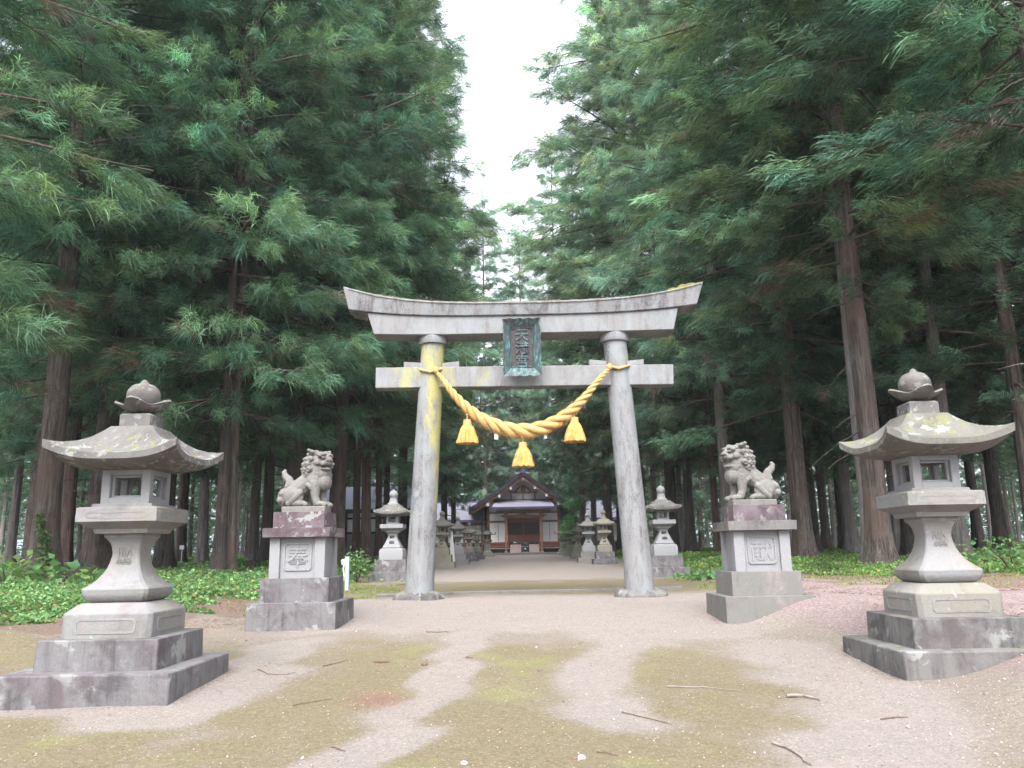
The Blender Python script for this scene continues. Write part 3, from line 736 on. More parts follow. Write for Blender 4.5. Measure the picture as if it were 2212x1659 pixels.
def scroll_lantern(label, x, y, src=None):
    t = thing('stone_lantern', label, 'lantern', (x, y, hz(x, y) - .01), 0, 'dark ornate lanterns beside the hall steps')
    if src:
        for ch in src.children: dup(ch, t)
        return t
    obj('base', loft(BM(), [(.46, -.2), (.46, .16), (.34, .17), (.33, .30), (.30, .34)], .3), M_old, t, bevel=.01)
    obj('post', lathe(BM(), crop([(.30, .33), (.24, .40), (.20, .52), (.22, .72), (.20, .86), (.26, .96), (.28, 1.0)], 3), 18), M_old, t, smooth=60)
    obj('platform', lathe(BM(), [(.26, .99), (.36, 1.05), (.37, 1.13), (.24, 1.15)], 6), M_dark, t)
    bm = BM()
    for k in range(6):
        a = k * math.pi / 3; box(bm, -.045, .045, -.03, .03, 1.14, 1.46, Matrix.Rotation(a, 4, 'Z') @ Matrix.Translation((.21, 0, 0)))
    lathe(bm, [(.25, 1.135), (.25, 1.18)], 6); lathe(bm, [(.25, 1.43), (.25, 1.48)], 6)
    obj('firebox', bm, M_dark, t)
    bm = BM(); lathe(bm, crop([(.44, 1.47), (.45, 1.50), (.34, 1.56), (.22, 1.66), (.14, 1.76)], 3), 6)
    rf = obj('roof', bm, M_dark, t)
    for k in range(6):
        a = k * math.pi / 3; bm = BM()
        pts = [Vector((math.cos(a) * r_, math.sin(a) * r_, z_)) for r_, z_ in ((.40, 1.52), (.48, 1.50), (.56, 1.53), (.58, 1.60), (.53, 1.63), (.50, 1.59))]
        obj('scroll', tube(bm, pts, [.035, .035, .032, .03, .026, .02], 8), M_dark, rf, smooth=60)
    obj('finial', lathe(BM(), [(.16, 1.75), (.16, 1.79), (.10, 1.80), (.10, 1.86), (.13, 1.87), (.13, 1.91), (.07, 1.93), (.07, 1.98), (.10, 2.0), (.06, 2.06), (.015, 2.10), (.01, 2.17)], 14), M_bronze, t, smooth=40)
    return t
sl = scroll_lantern('dark ornate lantern with curled roof corners, left of the hall steps', -2.42, 56.5)
scroll_lantern('dark ornate lantern with curled roof corners, right of the hall steps', 2.84, 58.5, sl)

# ------------------------------------------------------------------ GUARDIAN STATUES AND PEDESTALS
def pedestal(label, x, y, z0, chx, sx, mats):
    m1, m2, m3, m4 = mats
    t = thing('statue_pedestal', label, 'pedestal', (x, y, z0), 0, 'pedestals of the guardian statues')
    z = lambda v: v - .475
    obj('ground_block', loft(BM(), [(.515, -.25), (.508, z(.767))], .012), m1, t, bevel=.012)
    obj('step_block', loft(BM(), [(.401, z(.76)), (.397, z(1.038))], .012), m2, t, bevel=.010)
    bm = BM(); box(bm, -.285, .285, -.285, .285, z(1.03), z(1.51))
    die = obj('die', bm, M_white, t)
    for a in (-1, 1):
        for b in (-1, 1):
            bm = BM(); box(bm, *sorted((a * .205, a * .325)), *sorted((b * .205, b * .325)), z(1.034), z(1.506)); obj('corner_pilaster', bm, M_white, die, bevel=.005)
    bm = BM(); panel(bm, .292, .165, z(1.12), z(1.44), .006, .03, (0,)); obj('panel_frame', bm, M_white, die)
    M = Matrix.Translation((0, -.288, z(1.275))) @ FRONT
    obj('inscription', glyphs(BM(), chx, .26, [M], .006, .001), M_white, die, smooth=None)
    obj('cap_slab', loft(BM(), [(.395, z(1.504)), (.398, z(1.612))], .012), m3, t, bevel=.008)
    obj('upper_block', loft(BM(), [(.305, z(1.608)), (.302, z(1.800))], .012), m4, t, bevel=.008)
    return t
pedestal('stone pedestal with a carved character, under the closed-mouth lion-dog left of the gate', -2.635, 9.95, .475, '奉', 1, (M_step, M_step, M_lich, M_lich))
pedestal('stone pedestal half sunk in the pink gravel bank, under the open-mouth lion-dog', 2.78, 9.95, .462, '献', -1, (M_conc, M_conc, M_stepm, M_lich))

def lion_dog(root, mir, opened, turn):
    K = .00071; bm = BM(); S = lambda p: p * K
    q = lambda zx, zy, y=0: Vector(((zx - 885) * K, y * K, (1165 - zy) * K))
    E = lambda c, r, rot=None: ell(bm, c, [k * K for k in r], rot)
    def chain(pts):
        P = [q(a, b, c) for a, b, c, r in pts]; rr = [r * K for *_, r in pts]
        tube(bm, P, rr, 14)
        for p, r in zip(P, rr): ell(bm, p, (r, r, r), None, 14, 10)
    chain([(610, 1000, 0, 165), (730, 860, 0, 165), (870, 760, 0, 172), (1010, 660, 0, 188), (1075, 530, 0, 195)])
    E(q(1165, 740), (140, 180, 165)); E(q(1110, 600), (175, 190, 150))
    for sy in (-1, 1):
        for k in range(4): E(q(930 + k * 42, 800 - 10 * k + 30 * (k % 2), sy * 178), (40, 26, 40))
        E(q(1010, 700, sy * 150), (120, 45, 130), Euler((0, .5, 0)))
    for sy in (-1, 1):
        dx = 0 if sy < 0 else 70
        chain([(1030 + dx, 760, sy * 105, 105), (1045 + dx, 900, sy * 105, 86), (1052 + dx, 1010, sy * 105, 68), (1085 + dx, 1100, sy * 105, 66)])
        E(q(1140 + dx * .6, 1118, sy * 108), (115, 72, 52))
        for k in (-1, 0, 1): E(q(1215 + dx * .6, 1128, sy * 108 + k * 42), (46, 27, 42))
        for k in range(3): E(q(985 + dx + k * 25, 850 + 8 * k, sy * 165), (42, 28, 36))
        E(q(680, 990, sy * 120), (175, 85, 185), Euler((0, -.5, 0))); E(q(780, 1110, sy * 150), (160, 62, 58))
        chain([(790, 930, sy * 150, 62), (700, 1040, sy * 165, 60), (620, 1110, sy * 160, 55)])
        for k in range(3): E(q(905, 1128, sy * 150 + (k - 1) * 36), (40, 23, 36))
        for k, (a, b, r) in enumerate(((470, 930, 55), (560, 960, 58), (440, 1040, 55), (540, 1050, 62), (600, 1000, 45))): E(q(a, b, sy * 80), (r, 42, r))
    E(q(490, 1000), (115, 105, 170)); E(q(560, 900), (110, 95, 110))
    chain([(570, 880, 0, 92), (600, 770, 0, 88), (560, 690, 0, 72), (500, 630, 0, 60), (475, 570, 0, 46), (490, 535, 0, 30)])
    chain([(540, 800, -50, 40), (560, 720, -45, 34), (500, 650, -35, 26)]); chain([(540, 800, 50, 40), (560, 720, 45, 34), (500, 650, 35, 26)])
    # head, turned on the neck
    H = Matrix.Translation(q(1085, 385)) @ Matrix.Rotation(turn, 4, 'Z') @ Matrix.Scale(1.1, 4)
    def HE(c, r, rot=None):
        M = H @ Matrix.Translation(Vector(c) * K) @ (rot.to_matrix().to_4x4() if rot else Matrix()) @ Matrix.Diagonal((r[0] * K, r[1] * K, r[2] * K, 1))
        sphere(bm, M)
    HE((20, 0, 10), (150, 158, 150)); HE((-55, 0, -40), (172, 196, 185)); HE((-40, 0, -140), (165, 185, 120)); HE((40, 0, 105), (125, 145, 52))
    jz = -182 if opened else -128
    HE((148, 0, -38), (102, 122, 56)); HE((128, 0, jz), (98, 104, 34)); HE((60, 0, -130), (80, 118, 75) if not opened else (50, 120, 100))
    HE((238, 0, 8), (36, 66, 32)); HE((216, 44, -8), (30, 30, 26)); HE((216, -44, -8), (30, 30, 26)); HE((185, 0, 42), (50, 44, 44))
    for s in (-1, 1):
        HE((150, s * 66, 96), (50, 62, 28)); HE((140, s * 112, 78), (40, 34, 30)); HE((165, s * 66, 48), (30, 34, 26)); HE((90, s * 122, -30), (66, 52, 52)); HE((188, s * 92, -52), (50, 34, 36))
        HE((-10, s * 150, 138), (74, 60, 36), Euler((s * .5, 0, 0))); HE((-25, s * 200, 168), (36, 28, 24), Euler((s * .9, 0, 0))); HE((25, s * 95, 148), (52, 42, 26))
        HE((122, s * 66, jz - 42), (36, 42, 40)); HE((60, s * 118, -190), (48, 46, 52))
        if opened:
            for k in (60, 100, 140, 180): HE((k + 20, s * (98 - .18 * k), -92), (15, 13, 22)); HE((k + 10, s * (84 - .16 * k), jz + 34), (13, 12, 18))
    for i, zc in enumerate((110, 35, -45, -125, -205)):
        rr = (118, 172, 196, 200, 186)[i]; nn = (7, 8, 9, 9, 8)[i]
        for k in range(nn):
            a = math.pi + (k - (nn - 1) / 2) * (3.9 / nn) + (.12 if i % 2 else -.12)
            cx, cy = -45 + rr * math.cos(a), rr * 1.04 * math.sin(a)
            HE((cx, cy, zc), (50, 50, 46)); HE((cx + 40 * math.cos(a), cy + 40 * math.sin(a), zc + 6), (22, 22, 22)); HE((cx + 22 * math.cos(a - .7), cy + 22 * math.sin(a - .7), zc - 36), (34, 34, 20))
    if mir: bmesh.ops.transform(bm, matrix=Matrix.Scale(-1, 4, (1, 0, 0)), verts=bm.verts[:])
    bmesh.ops.recalc_face_normals(bm, faces=bm.faces[:])
    me = bpy.data.meshes.new('carving'); bm.to_mesh(me); bm.free()
    tmp = bpy.data.objects.new('carving', me); C.objects.link(tmp)
    r = tmp.modifiers.new('r', 'REMESH'); r.mode = 'VOXEL'; r.voxel_size = .0048
    s = tmp.modifiers.new('s', 'SMOOTH'); s.factor = .5; s.iterations = 1
    dg = bpy.context.evaluated_depsgraph_get(); dg.update()
    m2 = bpy.data.meshes.new_from_object(tmp.evaluated_get(dg))
    bpy.data.objects.remove(tmp); bpy.data.meshes.remove(me)
    o = obj('body', m2, M_statue, root, smooth=None); m2.shade_smooth()
    return o
def statue(label, x, y, z, mir, opened, turn):
    t = thing('lion_dog_statue', label, 'statue', (x, y, z), 0, 'guardian lion-dogs')
    bm = BM(); box(bm, -.262, .262, -.165, .165, 0, .074); obj('statue_base', bm, M_statue, t, bevel=.01)
    b = lion_dog(t, mir, opened, turn); b.location = (0, 0, .070)
    return t
statue('carved stone lion-dog with closed mouth and curly mane, facing right on the left pedestal', -2.625, 9.95, 1.797, False, False, R(-38))
statue('carved stone lion-dog with open mouth, facing left on the right pedestal', 2.78, 9.95, 1.784, True, True, R(-24))

# ------------------------------------------------------------------ TORII GATE
YT = 12.6
T = thing('torii_gate', 'tall weathered stone torii gate with yellow lichen on its left column', 'torii', (.09, YT, hz(.09, YT)))
def column(pb, pt, mat):
    b, t = at(*pb, YT), at(*pt, YT); bm = BM(); rs = []
    for k in range(15):
        f = k / 14; c = b.lerp(t, f); r = .215 - .032 * f + .014 * math.exp(-f * 16)
        rs.append([(c.x + r * math.cos(a), c.y + r * math.sin(a), c.z) for a in np.linspace(0, 2 * math.pi, 40, endpoint=False)])
    rs[0] = [(x, y, z - .3) for x, y, z in rs[0]]
    bmesh.ops.transform(rings(bm, rs), matrix=Matrix.Translation((-b.x, -b.y, -b.z)), verts=bm.verts[:])
    o = obj('column', bm, mat, T, smooth=40); o.location = b - T.location
    bm = lathe(BM(), [(.15, -.02), (.222, -.005), (.232, .02), (.234, .155), (.225, .175), (.16, .178)], 40)
    cb = t + Vector((0, 0, -.095)); o2 = obj('collar', bm, M_torkas, o, smooth=40); o2.location = cb - b
    # rough stone pad round the foot
    bm = BM(); g = random.Random(3 + int(b.x)); n = 44; rs = []
    for rr, zz in ((.37, -.12), (.355, .0), (.33, .03), (.285, .045), (.236, .055), (.18, .055)):
        rs.append([(rr * (1 + .22 * mnoise.noise((math.cos(a) * 1.4 + b.x, math.sin(a) * 1.4, rr))) * math.cos(a) * 1.08, rr * (1 + .22 * mnoise.noise((math.cos(a) * 1.4 + b.x, math.sin(a) * 1.4, rr))) * math.sin(a) * .85, zz + .07 * mnoise.noise((math.cos(a) * 4 + b.x, math.sin(a) * 4, rr * 5))) for a in np.linspace(0, 2 * math.pi, n, endpoint=False)])
    o3 = obj('foot_stone', rings(bm, rs), M_stepm, o, smooth=None); o3.location = (0, 0, .0)
    return o, b, t
cl, bl, tl = column((905, 1288), (936, 733), M_torcoly)
cr, br, tr_ = column((1384, 1283), (1327, 727), M_torcol)
def beam(name, spec, mat, parent=T, n=44, bevel=.012):
    """spec(x in -1..1) -> list of (x, y, z) for one cross-section ring"""
    bm = BM(); rings(bm, [spec(-1 + 2 * k / n) for k in range(n + 1)])
    return wobj(name, bm, mat, parent, smooth=35, bevel=bevel)
kl, kr_, km = at(741, 618.5, YT - .30), at(1519, 608, YT - .30), at(1128, 651.5, YT - .30)
bl_, br_, bm_ = at(751.4, 667, YT - .30), at(1507, 655, YT - .30), at(1128, 678.5, YT - .30)
def lerpq(a, m, b, u): # through a, m, b with a flat middle
    e = a if u < 0 else b; w = abs(u) ** 3.2
    return Vector((m.x + (e.x - m.x) * abs(u), m.y, m.z + (e.z - m.z) * w))
def kasagi(u):
    tp, bt = lerpq(kl, km, kr_, u), lerpq(bl_, bm_, br_, u)
    return [(bt.x, YT - .27, bt.z), (tp.x, YT - .31, tp.z), (tp.x + .01 * u, YT, tp.z + .075), (tp.x, YT + .31, tp.z), (bt.x, YT + .27, bt.z)]
ks = beam('top_beam', kasagi, M_torkas)
def mossp(u0, u1, y0, y1, zoff, seedv, hh):
    bm = BM(); nu, nv = 80, 12; g = random.Random(seedv); rows = []
    for i in range(nu + 1):
        u = u0 + (u1 - u0) * i / nu; tp = lerpq(kl, km, kr_, u); row = []
        for j in range(nv + 1):
            y = y0 + (y1 - y0) * j / nv; zt = tp.z + .075 * (1 - abs(y) / .31)
            ed = min(1, 4 * min(j / nv, 1 - j / nv) + .0) * min(1, 6 * min(i / nu, 1 - i / nu) + 0.05)
            k = mnoise.noise((u * 22, y * 20, seedv)); h = max(-.012, hh * (.35 + .9 * k)) * ed - (.012 if ed < .05 else 0)
            if j == 0: zt -= .014 + .022 * max(0, mnoise.noise((u * 40, 3, seedv)))
            row.append(bm.verts.new((tp.x, YT + y, zt + zoff + h)))
        rows.append(row)
    for a, b in zip(rows[:-1], rows[1:]):
        for j in range(nv): bm.faces.new((a[j], b[j], b[j + 1], a[j + 1]))
    return bm
wobj('dry_moss', mossp(-.97, .80, -.318, .318, .004, 2, .035), M_mossd, T, smooth=None).parent = ks
wobj('green_moss', mossp(.80, .985, -.32, .318, .004, 5, .060), M_mossg, T, smooth=None).parent = ks
for c_ in ks.children: c_.matrix_parent_inverse = Matrix()
sl_, sr_ = at(793, 678, YT - .235), at(1465, 667, YT - .235); s2l, s2r, s2m = at(807, 722, YT - .235), at(1456, 711.5, YT - .235), at(1128, 719.5, YT - .235)
def shimaki(u):
    bt = lerpq(s2l, s2m, s2r, u); e = sl_ if u < 0 else sr_; x = s2m.x + (e.x - s2m.x) * abs(u)
    zt = lerpq(bl_, bm_, br_, u * .87).z + .004
    return [(bt.x, YT - .235, bt.z), (x, YT - .235, zt), (x, YT + .235, zt), (bt.x, YT + .235, bt.z)]
beam('second_beam', shimaki, M_tor)
nl, nr = at(811.7, 794, YT - .125), at(1454.5, 786.5, YT - .125); nbl, nbr = at(810.6, 838.4, YT - .125), at(1456, 830, YT - .125)
beam('tie_beam', lambda u: [(nbl.x + (nbr.x - nbl.x) * (u + 1) / 2, YT + sy * .125, nbl.z + (nbr.z - nbl.z) * (u + 1) / 2) for sy in (-1,)] + [(nl.x + (nr.x - nl.x) * (u + 1) / 2, YT - .125, nl.z + (nr.z - nl.z) * (u + 1) / 2), (nl.x + (nr.x - nl.x) * (u + 1) / 2, YT + .125, nl.z + (nr.z - nl.z) * (u + 1) / 2), (nbl.x + (nbr.x - nbl.x) * (u + 1) / 2, YT + .125, nbl.z + (nbr.z - nbl.z) * (u + 1) / 2)], M_tornuk, n=8)
for pa, pb, pc in (((872, 781.5), (921, 784.5), 794), ((955, 784.5), (991.8, 780), 794), ((1273, 776.5), (1310, 779.5), 789), ((1355, 779.5), (1390.5, 775.5), 788)):
    a, b = at(*pa, YT - .115), at(*pb, YT - .115); zb = at(pa[0], pc, YT - .125).z + .002; bm = BM()
    rings(bm, [[(a.x, YT - .115, zb), (a.x, YT - .115, a.z), (a.x, YT + .115, a.z), (a.x, YT + .115, zb)], [(b.x, YT - .115, zb), (b.x, YT - .115, b.z), (b.x, YT + .115, b.z), (b.x, YT + .115, zb)]])
    wobj('wedge', bm, M_tor, T, bevel=.006)

# name plaque hung on the gate
pc = at(1127.7, 750, YT - .40)
P = thing('name_plaque', 'verdigris bronze plaque with three raised characters, hung at the torii centre', 'plaque', (pc.x, YT - .36, pc.z))
P.rotation_euler = (R(6), 0, 0)
pw, ph_ = at(1168.5, 750, YT - .40).x - pc.x, (at(1127, 690, YT - .4).z - at(1127, 811, YT - .4).z) / 2
iw, ih = pw * .60, ph_ * .70
def rect_loop(w, h, y, n, wav=0.0, oy=0.0):
    out = []
    for s, (ax, az, bx, bz) in enumerate(((-w, -h, w, -h), (w, -h, w, h), (w, h, -w, h), (-w, h, -w, -h))):
        for k in range(n):
            t = k / n; x, z = ax + (bx - ax) * t, az + (bz - az) * t
            k2 = wav * math.sin(t * math.pi * 2 * (4 if s % 2 == 0 else 7)) * (1 if 0 < k < n else 0)
            nx, nz = ((0, -1), (1, 0), (0, 1), (-1, 0))[s]
            out.append((x + nx * k2, y + oy * 0, z + nz * k2))
    return out
bm = BM(); n = 36
L = [rect_loop(iw, ih, .0, n), rect_loop(iw * 1.03, ih * 1.02, -.02, n), rect_loop(pw * .94, ph_ * .955, -.085, n, .003), rect_loop(pw, ph_, -.10, n, .007), rect_loop(pw * 1.0, ph_ * 1.0, -.085, n, .007), rect_loop(pw * .95, ph_ * .965, -.06, n, .003), rect_loop(iw * 1.05, ih * 1.04, .03, n), rect_loop(iw * .9, ih * .9, .03, n)]
vs = [[bm.verts.new(p) for p in l] for l in L]
for a, b in zip(vs[:-1], vs[1:]):
    for i in range(len(a)): bm.faces.new((a[i], a[(i + 1) % len(a)], b[(i + 1) % len(a)], b[i]))
obj('frame', bm, M_verd, P, smooth=30)
bm = BM(); box(bm, -iw * 1.01, iw * 1.01, -.004, .028, -ih * 1.01, ih * 1.01); pn = obj('panel', bm, M_bronze, P)
bm = BM()
for x0, x1, z0, z1 in ((-iw, -iw + .012, -ih, ih), (iw - .012, iw, -ih, ih), (-iw + .012, iw - .012, ih - .012, ih), (-iw + .012, iw - .012, -ih, -ih + .02)): box(bm, x0, x1, -.022, -.004, z0, z1)
obj('bead', bm, M_verd, P, bevel=.004)
hs_ = ih * 2 / 3.05
sp = [Matrix.Translation((0, -.006, z_)) @ Matrix.Diagonal((1.02, 1, 1.0, 1)) @ FRONT for z_ in (hs_ * .98, 0, -hs_ * .98)]
obj('lettering', glyphs(BM(), '天満宮', hs_ * 1.02, sp, .014, .004), M_verd, pn, smooth=None)
bm = BM(); box(bm, -.05, .05, .03, .17, ph_ * .55, ph_ * .62); box(bm, -.05, .05, .03, .22, -ph_ * .62, -ph_ * .55); obj('hook', bm, M_bronze, P)

# sacred rope
pr = [(941, 800), (955, 817), (975, 845), (1000, 873), (1026, 895), (1052, 911), (1078, 922), (1104, 929), (1130, 931), (1158, 928), (1185, 919), (1211, 905), (1236, 886), (1260, 862), (1282, 835), (1303, 809), (1318, 793)]
rad_px = [4.5, 5.5, 8, 10.5, 12.5, 14, 15.3, 16.3, 16.8, 16.5, 15.5, 14, 12, 9.5, 7.5, 5.5, 4.5]
YR = YT - .33
PR = [at(x, y, YR) for x, y in pr]; PR[0].y = YT - .225; PR[-1].y = YT - .225; PR[1].y = YT - .28; PR[-2].y = YT - .28
RR = thing('sacred_rope', 'thick twisted golden rope slung in a curve between the torii columns', 'rope', tuple(PR[8]))
def cr_pts(P, m):
    Q = [P[0]] + list(P) + [P[-1]]; out = []
    for i in range(1, len(Q) - 2):
        for k in range(m):
            t = k / m; a, b, c, d = Q[i - 1:i + 3]
            out.append(.5 * (2 * b + (c - a) * t + (2 * a - 5 * b + 4 * c - d) * t * t + (3 * b - a - 3 * c + d) * t ** 3))
    out.append(P[-1]); return out
def twisted(bm, P, rads, strands=3, pitch=None, nseg=10):
    L = [0.]
    for a, b in zip(P[:-1], P[1:]): L.append(L[-1] + (b - a).length)
    phs = [0.]
    for i in range(1, len(P)): phs.append(phs[-1] + (L[i] - L[i - 1]) * 2 * math.pi / (pitch(rads[i]) if callable(pitch) else pitch))
    fr = []; t0 = (P[1] - P[0]).normalized(); nn = t0.cross(Vector((0, 1, 0)) if abs(t0.y) < .9 else Vector((1, 0, 0))).normalized()
    for i, p in enumerate(P):
        t = (P[min(i + 1, len(P) - 1)] - P[max(i - 1, 0)]).normalized(); nn = (nn - t * nn.dot(t)).normalized(); fr.append((nn.copy(), t.cross(nn)))
    for s in range(strands):
        a0 = 2 * math.pi * s / strands
        pts = [p + (fr[i][0] * math.cos(phs[i] + a0) + fr[i][1] * math.sin(phs[i] + a0)) * rads[i] * .54 for i, p in enumerate(P)]
        tube(bm, pts, [r * .50 for r in rads], nseg)
    return bm
m = 14; PP = cr_pts(PR, m); k_px = YR / F_ * 1.02
rads = list(np.interp(np.arange(len(PP)) / m, np.arange(len(rad_px)), [r * k_px for r in rad_px]))
wobj('twisted_cord', twisted(BM(), PP, rads, 3, lambda r: 1.5 * r + .30 if False else 5.8 * r + .02), M_rope, RR, smooth=60)
fg = np.random.default_rng(8); nf = 900; ii = fg.integers(3 * m, len(PP) - 3 * m, nf); aa = fg.uniform(0, 6.283, nf)
Pc = np.array([PP[i] for i in ii]); Tn = unit(np.array([PP[i + 1] - PP[i - 1] for i in ii])); rr_ = np.array([rads[i] for i in ii])
e1 = unit(np.cross(Tn, np.array([0, 1., 0]))); Nn = e1 * np.cos(aa)[:, None] + np.cross(Tn, e1) * np.sin(aa)[:, None]
V_, T_ = blades(Pc + Nn * (rr_ * .90)[:, None] - np.array(RR.location), unit(Tn * fg.choice([-1., 1.], nf)[:, None] + Nn * fg.uniform(.05, .9, nf)[:, None] + fg.normal(0, .3, (nf, 3))), fg.uniform(.03, .10, nf), fg.uniform(.0012, .0024, nf), fg.uniform(0, 1, nf), fg)
link(bpy.data.objects.new('loose_straw', soup('loose_straw', V_, T_, None, (M_rope,))), RR)
# loops round the columns
for (px, py, sgn, col) in ((941, 800, 1, bl.lerp(tl, .875)), (1318, 793, -1, br.lerp(tr_, .875))):
    k = at(px, py, YT - .225); pts = []
    for i in range(49):
        a = -math.pi / 2 + (2 * math.pi * i / 48); f = (1 - math.cos(2 * math.pi * i / 48)) / 2
        pts.append(Vector((col.x + .205 * math.cos(a), YT + .215 * math.sin(a), k.z + .115 * f ** .5 + .02 * math.sin(a))))
    kk = math.atan2(-.2, k.x - col.x)
    wobj('column_loop', twisted(BM(), pts, [.024] * 49, 3, .12, 6), M_rope, RR, smooth=60)
    bm = BM(); ell(bm, k + Vector((sgn * .01, -.02, 0)), (.045, .04, .055)); wobj('knot', bm, M_rope, RR, smooth=60)
def tassel(px, ytop, ybot, yrope):
    a, b, c = at(px, ytop, YR), at(px, ybot, YR), at(px - 1, yrope, YR); h = a.z - b.z; w = 22.5 * k_px
    z = lambda f: a.z - h * f
    bm = lathe(BM(), [(.02, z(-.01)), (w * .36, z(0)), (w * .40, z(.03)), (w * .38, z(.07)), (w * .41, z(.12)), (w * .39, z(.18)), (w * .43, z(.22)), (w * .40, z(.235))], 24)
    bmesh.ops.translate(bm, vec=(a.x, YR, 0), verts=bm.verts[:])
    ts = wobj('tassel', bm, M_rope, RR, smooth=50)
    n = 72; rs = []; g = random.Random(px)
    for f, r in ((.225, .42), (.30, .56), (.42, .66), (.58, .77), (.75, .88), (.9, .96), (.985, 1.0), (.995, .95), (.97, .5), (.95, .1)):
        rs.append([((a.x + w * r * (1 + (.035 if i % 2 else -.035) * (1 if f > .28 else 0)) * math.cos(2 * math.pi * i / n)), YR + w * r * (1 + (.035 if i % 2 else -.035) * (1 if f > .28 else 0)) * math.sin(2 * math.pi * i / n), z(f) + (g.uniform(-.012, .008) if .9 < f else 0)) for i in range(n)])
    sk = wobj('fringe', rings(BM(), rs), M_tassel, RR, smooth=60); sk.parent = ts
    ns_ = 420; q_ = np.random.default_rng(px and int(px)); th = q_.uniform(0, 6.283, ns_); f0 = q_.uniform(.24, .8, ns_); r0 = np.interp(f0, [.225, .30, .42, .58, .75, .9], [.42, .56, .66, .77, .88, .96]) * w * 1.02
    dirs = unit(np.stack([np.cos(th) * .30, np.sin(th) * .30, -np.ones(ns_)], 1) + q_.normal(0, .07, (ns_, 3)))
    V_, T_ = blades(np.stack([a.x + r0 * np.cos(th), YR + r0 * np.sin(th), z(f0)], 1) - np.array(RR.location), dirs, np.minimum(q_.uniform(.06, .16, ns_), (1.03 - f0) * h), q_.uniform(.0022, .004, ns_), np.zeros(ns_), q_)
    link(bpy.data.objects.new('loose_straw', soup('loose_straw', V_, T_, None, (M_rope,))), ts)
    cd = wobj('hanging_cord', tube(BM(), [Vector((c.x, YR, c.z)), Vector((c.x + .006, YR - .01, (c.z + a.z) / 2)), Vector((a.x, YR, a.z - .01))], .011, 8), M_rope, RR, smooth=60); cd.parent = ts
    bm = BM(); ell(bm, Vector((c.x + .003, YR - .005, c.z * .45 + a.z * .55)), (.024, .024, .02)); kn = wobj('hanging_knot', bm, M_rope, RR, smooth=60); kn.parent = ts
    return ts
tassel(1009.5, 907, 958, 884); tassel(1129.5, 956, 1008, 935); tassel(1240.5, 902, 954, 885)
for px, y0, y1, w in ((1072, 934, 949, 8), (1178, 936, 947, 6)):
    a, b = at(px, y0, YR), at(px, y1, YR); bm = BM(); ww = w * k_px / 2; box(bm, a.x - ww, a.x + ww, YR - .004, YR + .004, b.z, a.z); tube(bm, [Vector((a.x, YR, a.z - .005)), Vector((a.x, YR, a.z + .1))], .003, 5)
    wobj('paper_tag', bm, M_white2, RR, smooth=None)
#PARTC
# ------------------------------------------------------------------ WORSHIP HALL at the end of the path
SX, SY, SZ = .09, 62.0, 1.10
S = thing('worship_hall', 'gabled shrine hall with white walls and red-brown timbers at the path end', 'shrine', (SX, SY, SZ))
def hb(name, boxes, mat, parent=S, bevel=0, **k):
    bm = BM()
    for b in boxes: box(bm, b[0] + SX, b[1] + SX, b[2], b[3], b[4], b[5])
    o = wobj(name, bm, mat, S, bevel=bevel, **k)
    if parent is not S: o.parent = parent
    return o
hb('podium', [(-3.2, 3.2, 59.2, 72, .6, 1.19)], M_conc, bevel=.02)
hb('wall', [(-2.58, -1.2, 62.05, 62.2, 1.97, 4.75), (1.2, 2.58, 62.05, 62.2, 1.97, 4.75), (-1.2, 1.2, 62.06, 62.2, 3.7, 4.75), (-2.6, -2.5, 62.2, 71, 1.97, 4.6), (2.5, 2.6, 62.2, 71, 1.97, 4.6)], M_plast)
bm = BM(); rings(bm, [[(SX - 3.1, y, 4.70), (SX + 3.1, y, 4.70), (SX + .02, y, 6.86)] for y in (62.06, 62.2)]); gb = wobj('gable', bm, M_plastg, S)
hb('wall_seam', [(-1.93, -1.90, 62.02, 62.06, 2.05, 3.40), (1.93, 1.96, 62.02, 62.06, 2.05, 3.40)], M_greyw)
for x in (-2.65, 2.65): hb('corner_pillar', [(x - .09, x + .09, 61.93, 62.12, 1.19, 4.70)], M_woodr, bevel=.008)
hb('rail', [(-2.56, -1.40, 61.97, 62.07, 3.42, 3.56), (1.40, 2.56, 61.97, 62.07, 3.42, 3.56), (-2.56, 2.56, 61.975, 62.065, 4.10, 4.21)], M_woodr, bevel=.004)
hb('gable_beam', [(-2.3, 2.3, 61.9, 62.04, 5.02, 5.15), (-1.08, 1.08, 61.9, 62.04, 5.60, 5.70)], M_woodr, gb)
for x in (-.90, .0, .90): hb('strut', [(x - .045, x + .045, 61.92, 62.05, 5.15, 5.60)], M_woodr, gb)
for s in (-1, 1):
    bm = BM(); a, b = Vector((SX + s * .62, 61.98, 5.70)), Vector((SX + s * .10, 61.98, 6.22)); d = Vector((.04 * s, 0, .04)); 
    rings(bm, [[p - d + Vector((0, -.06, 0)), p + d + Vector((0, -.06, 0)), p + d + Vector((0, .06, 0)), p - d + Vector((0, .06, 0))] for p in (a, b)]); wobj('brace', bm, M_woodr, S).parent = gb
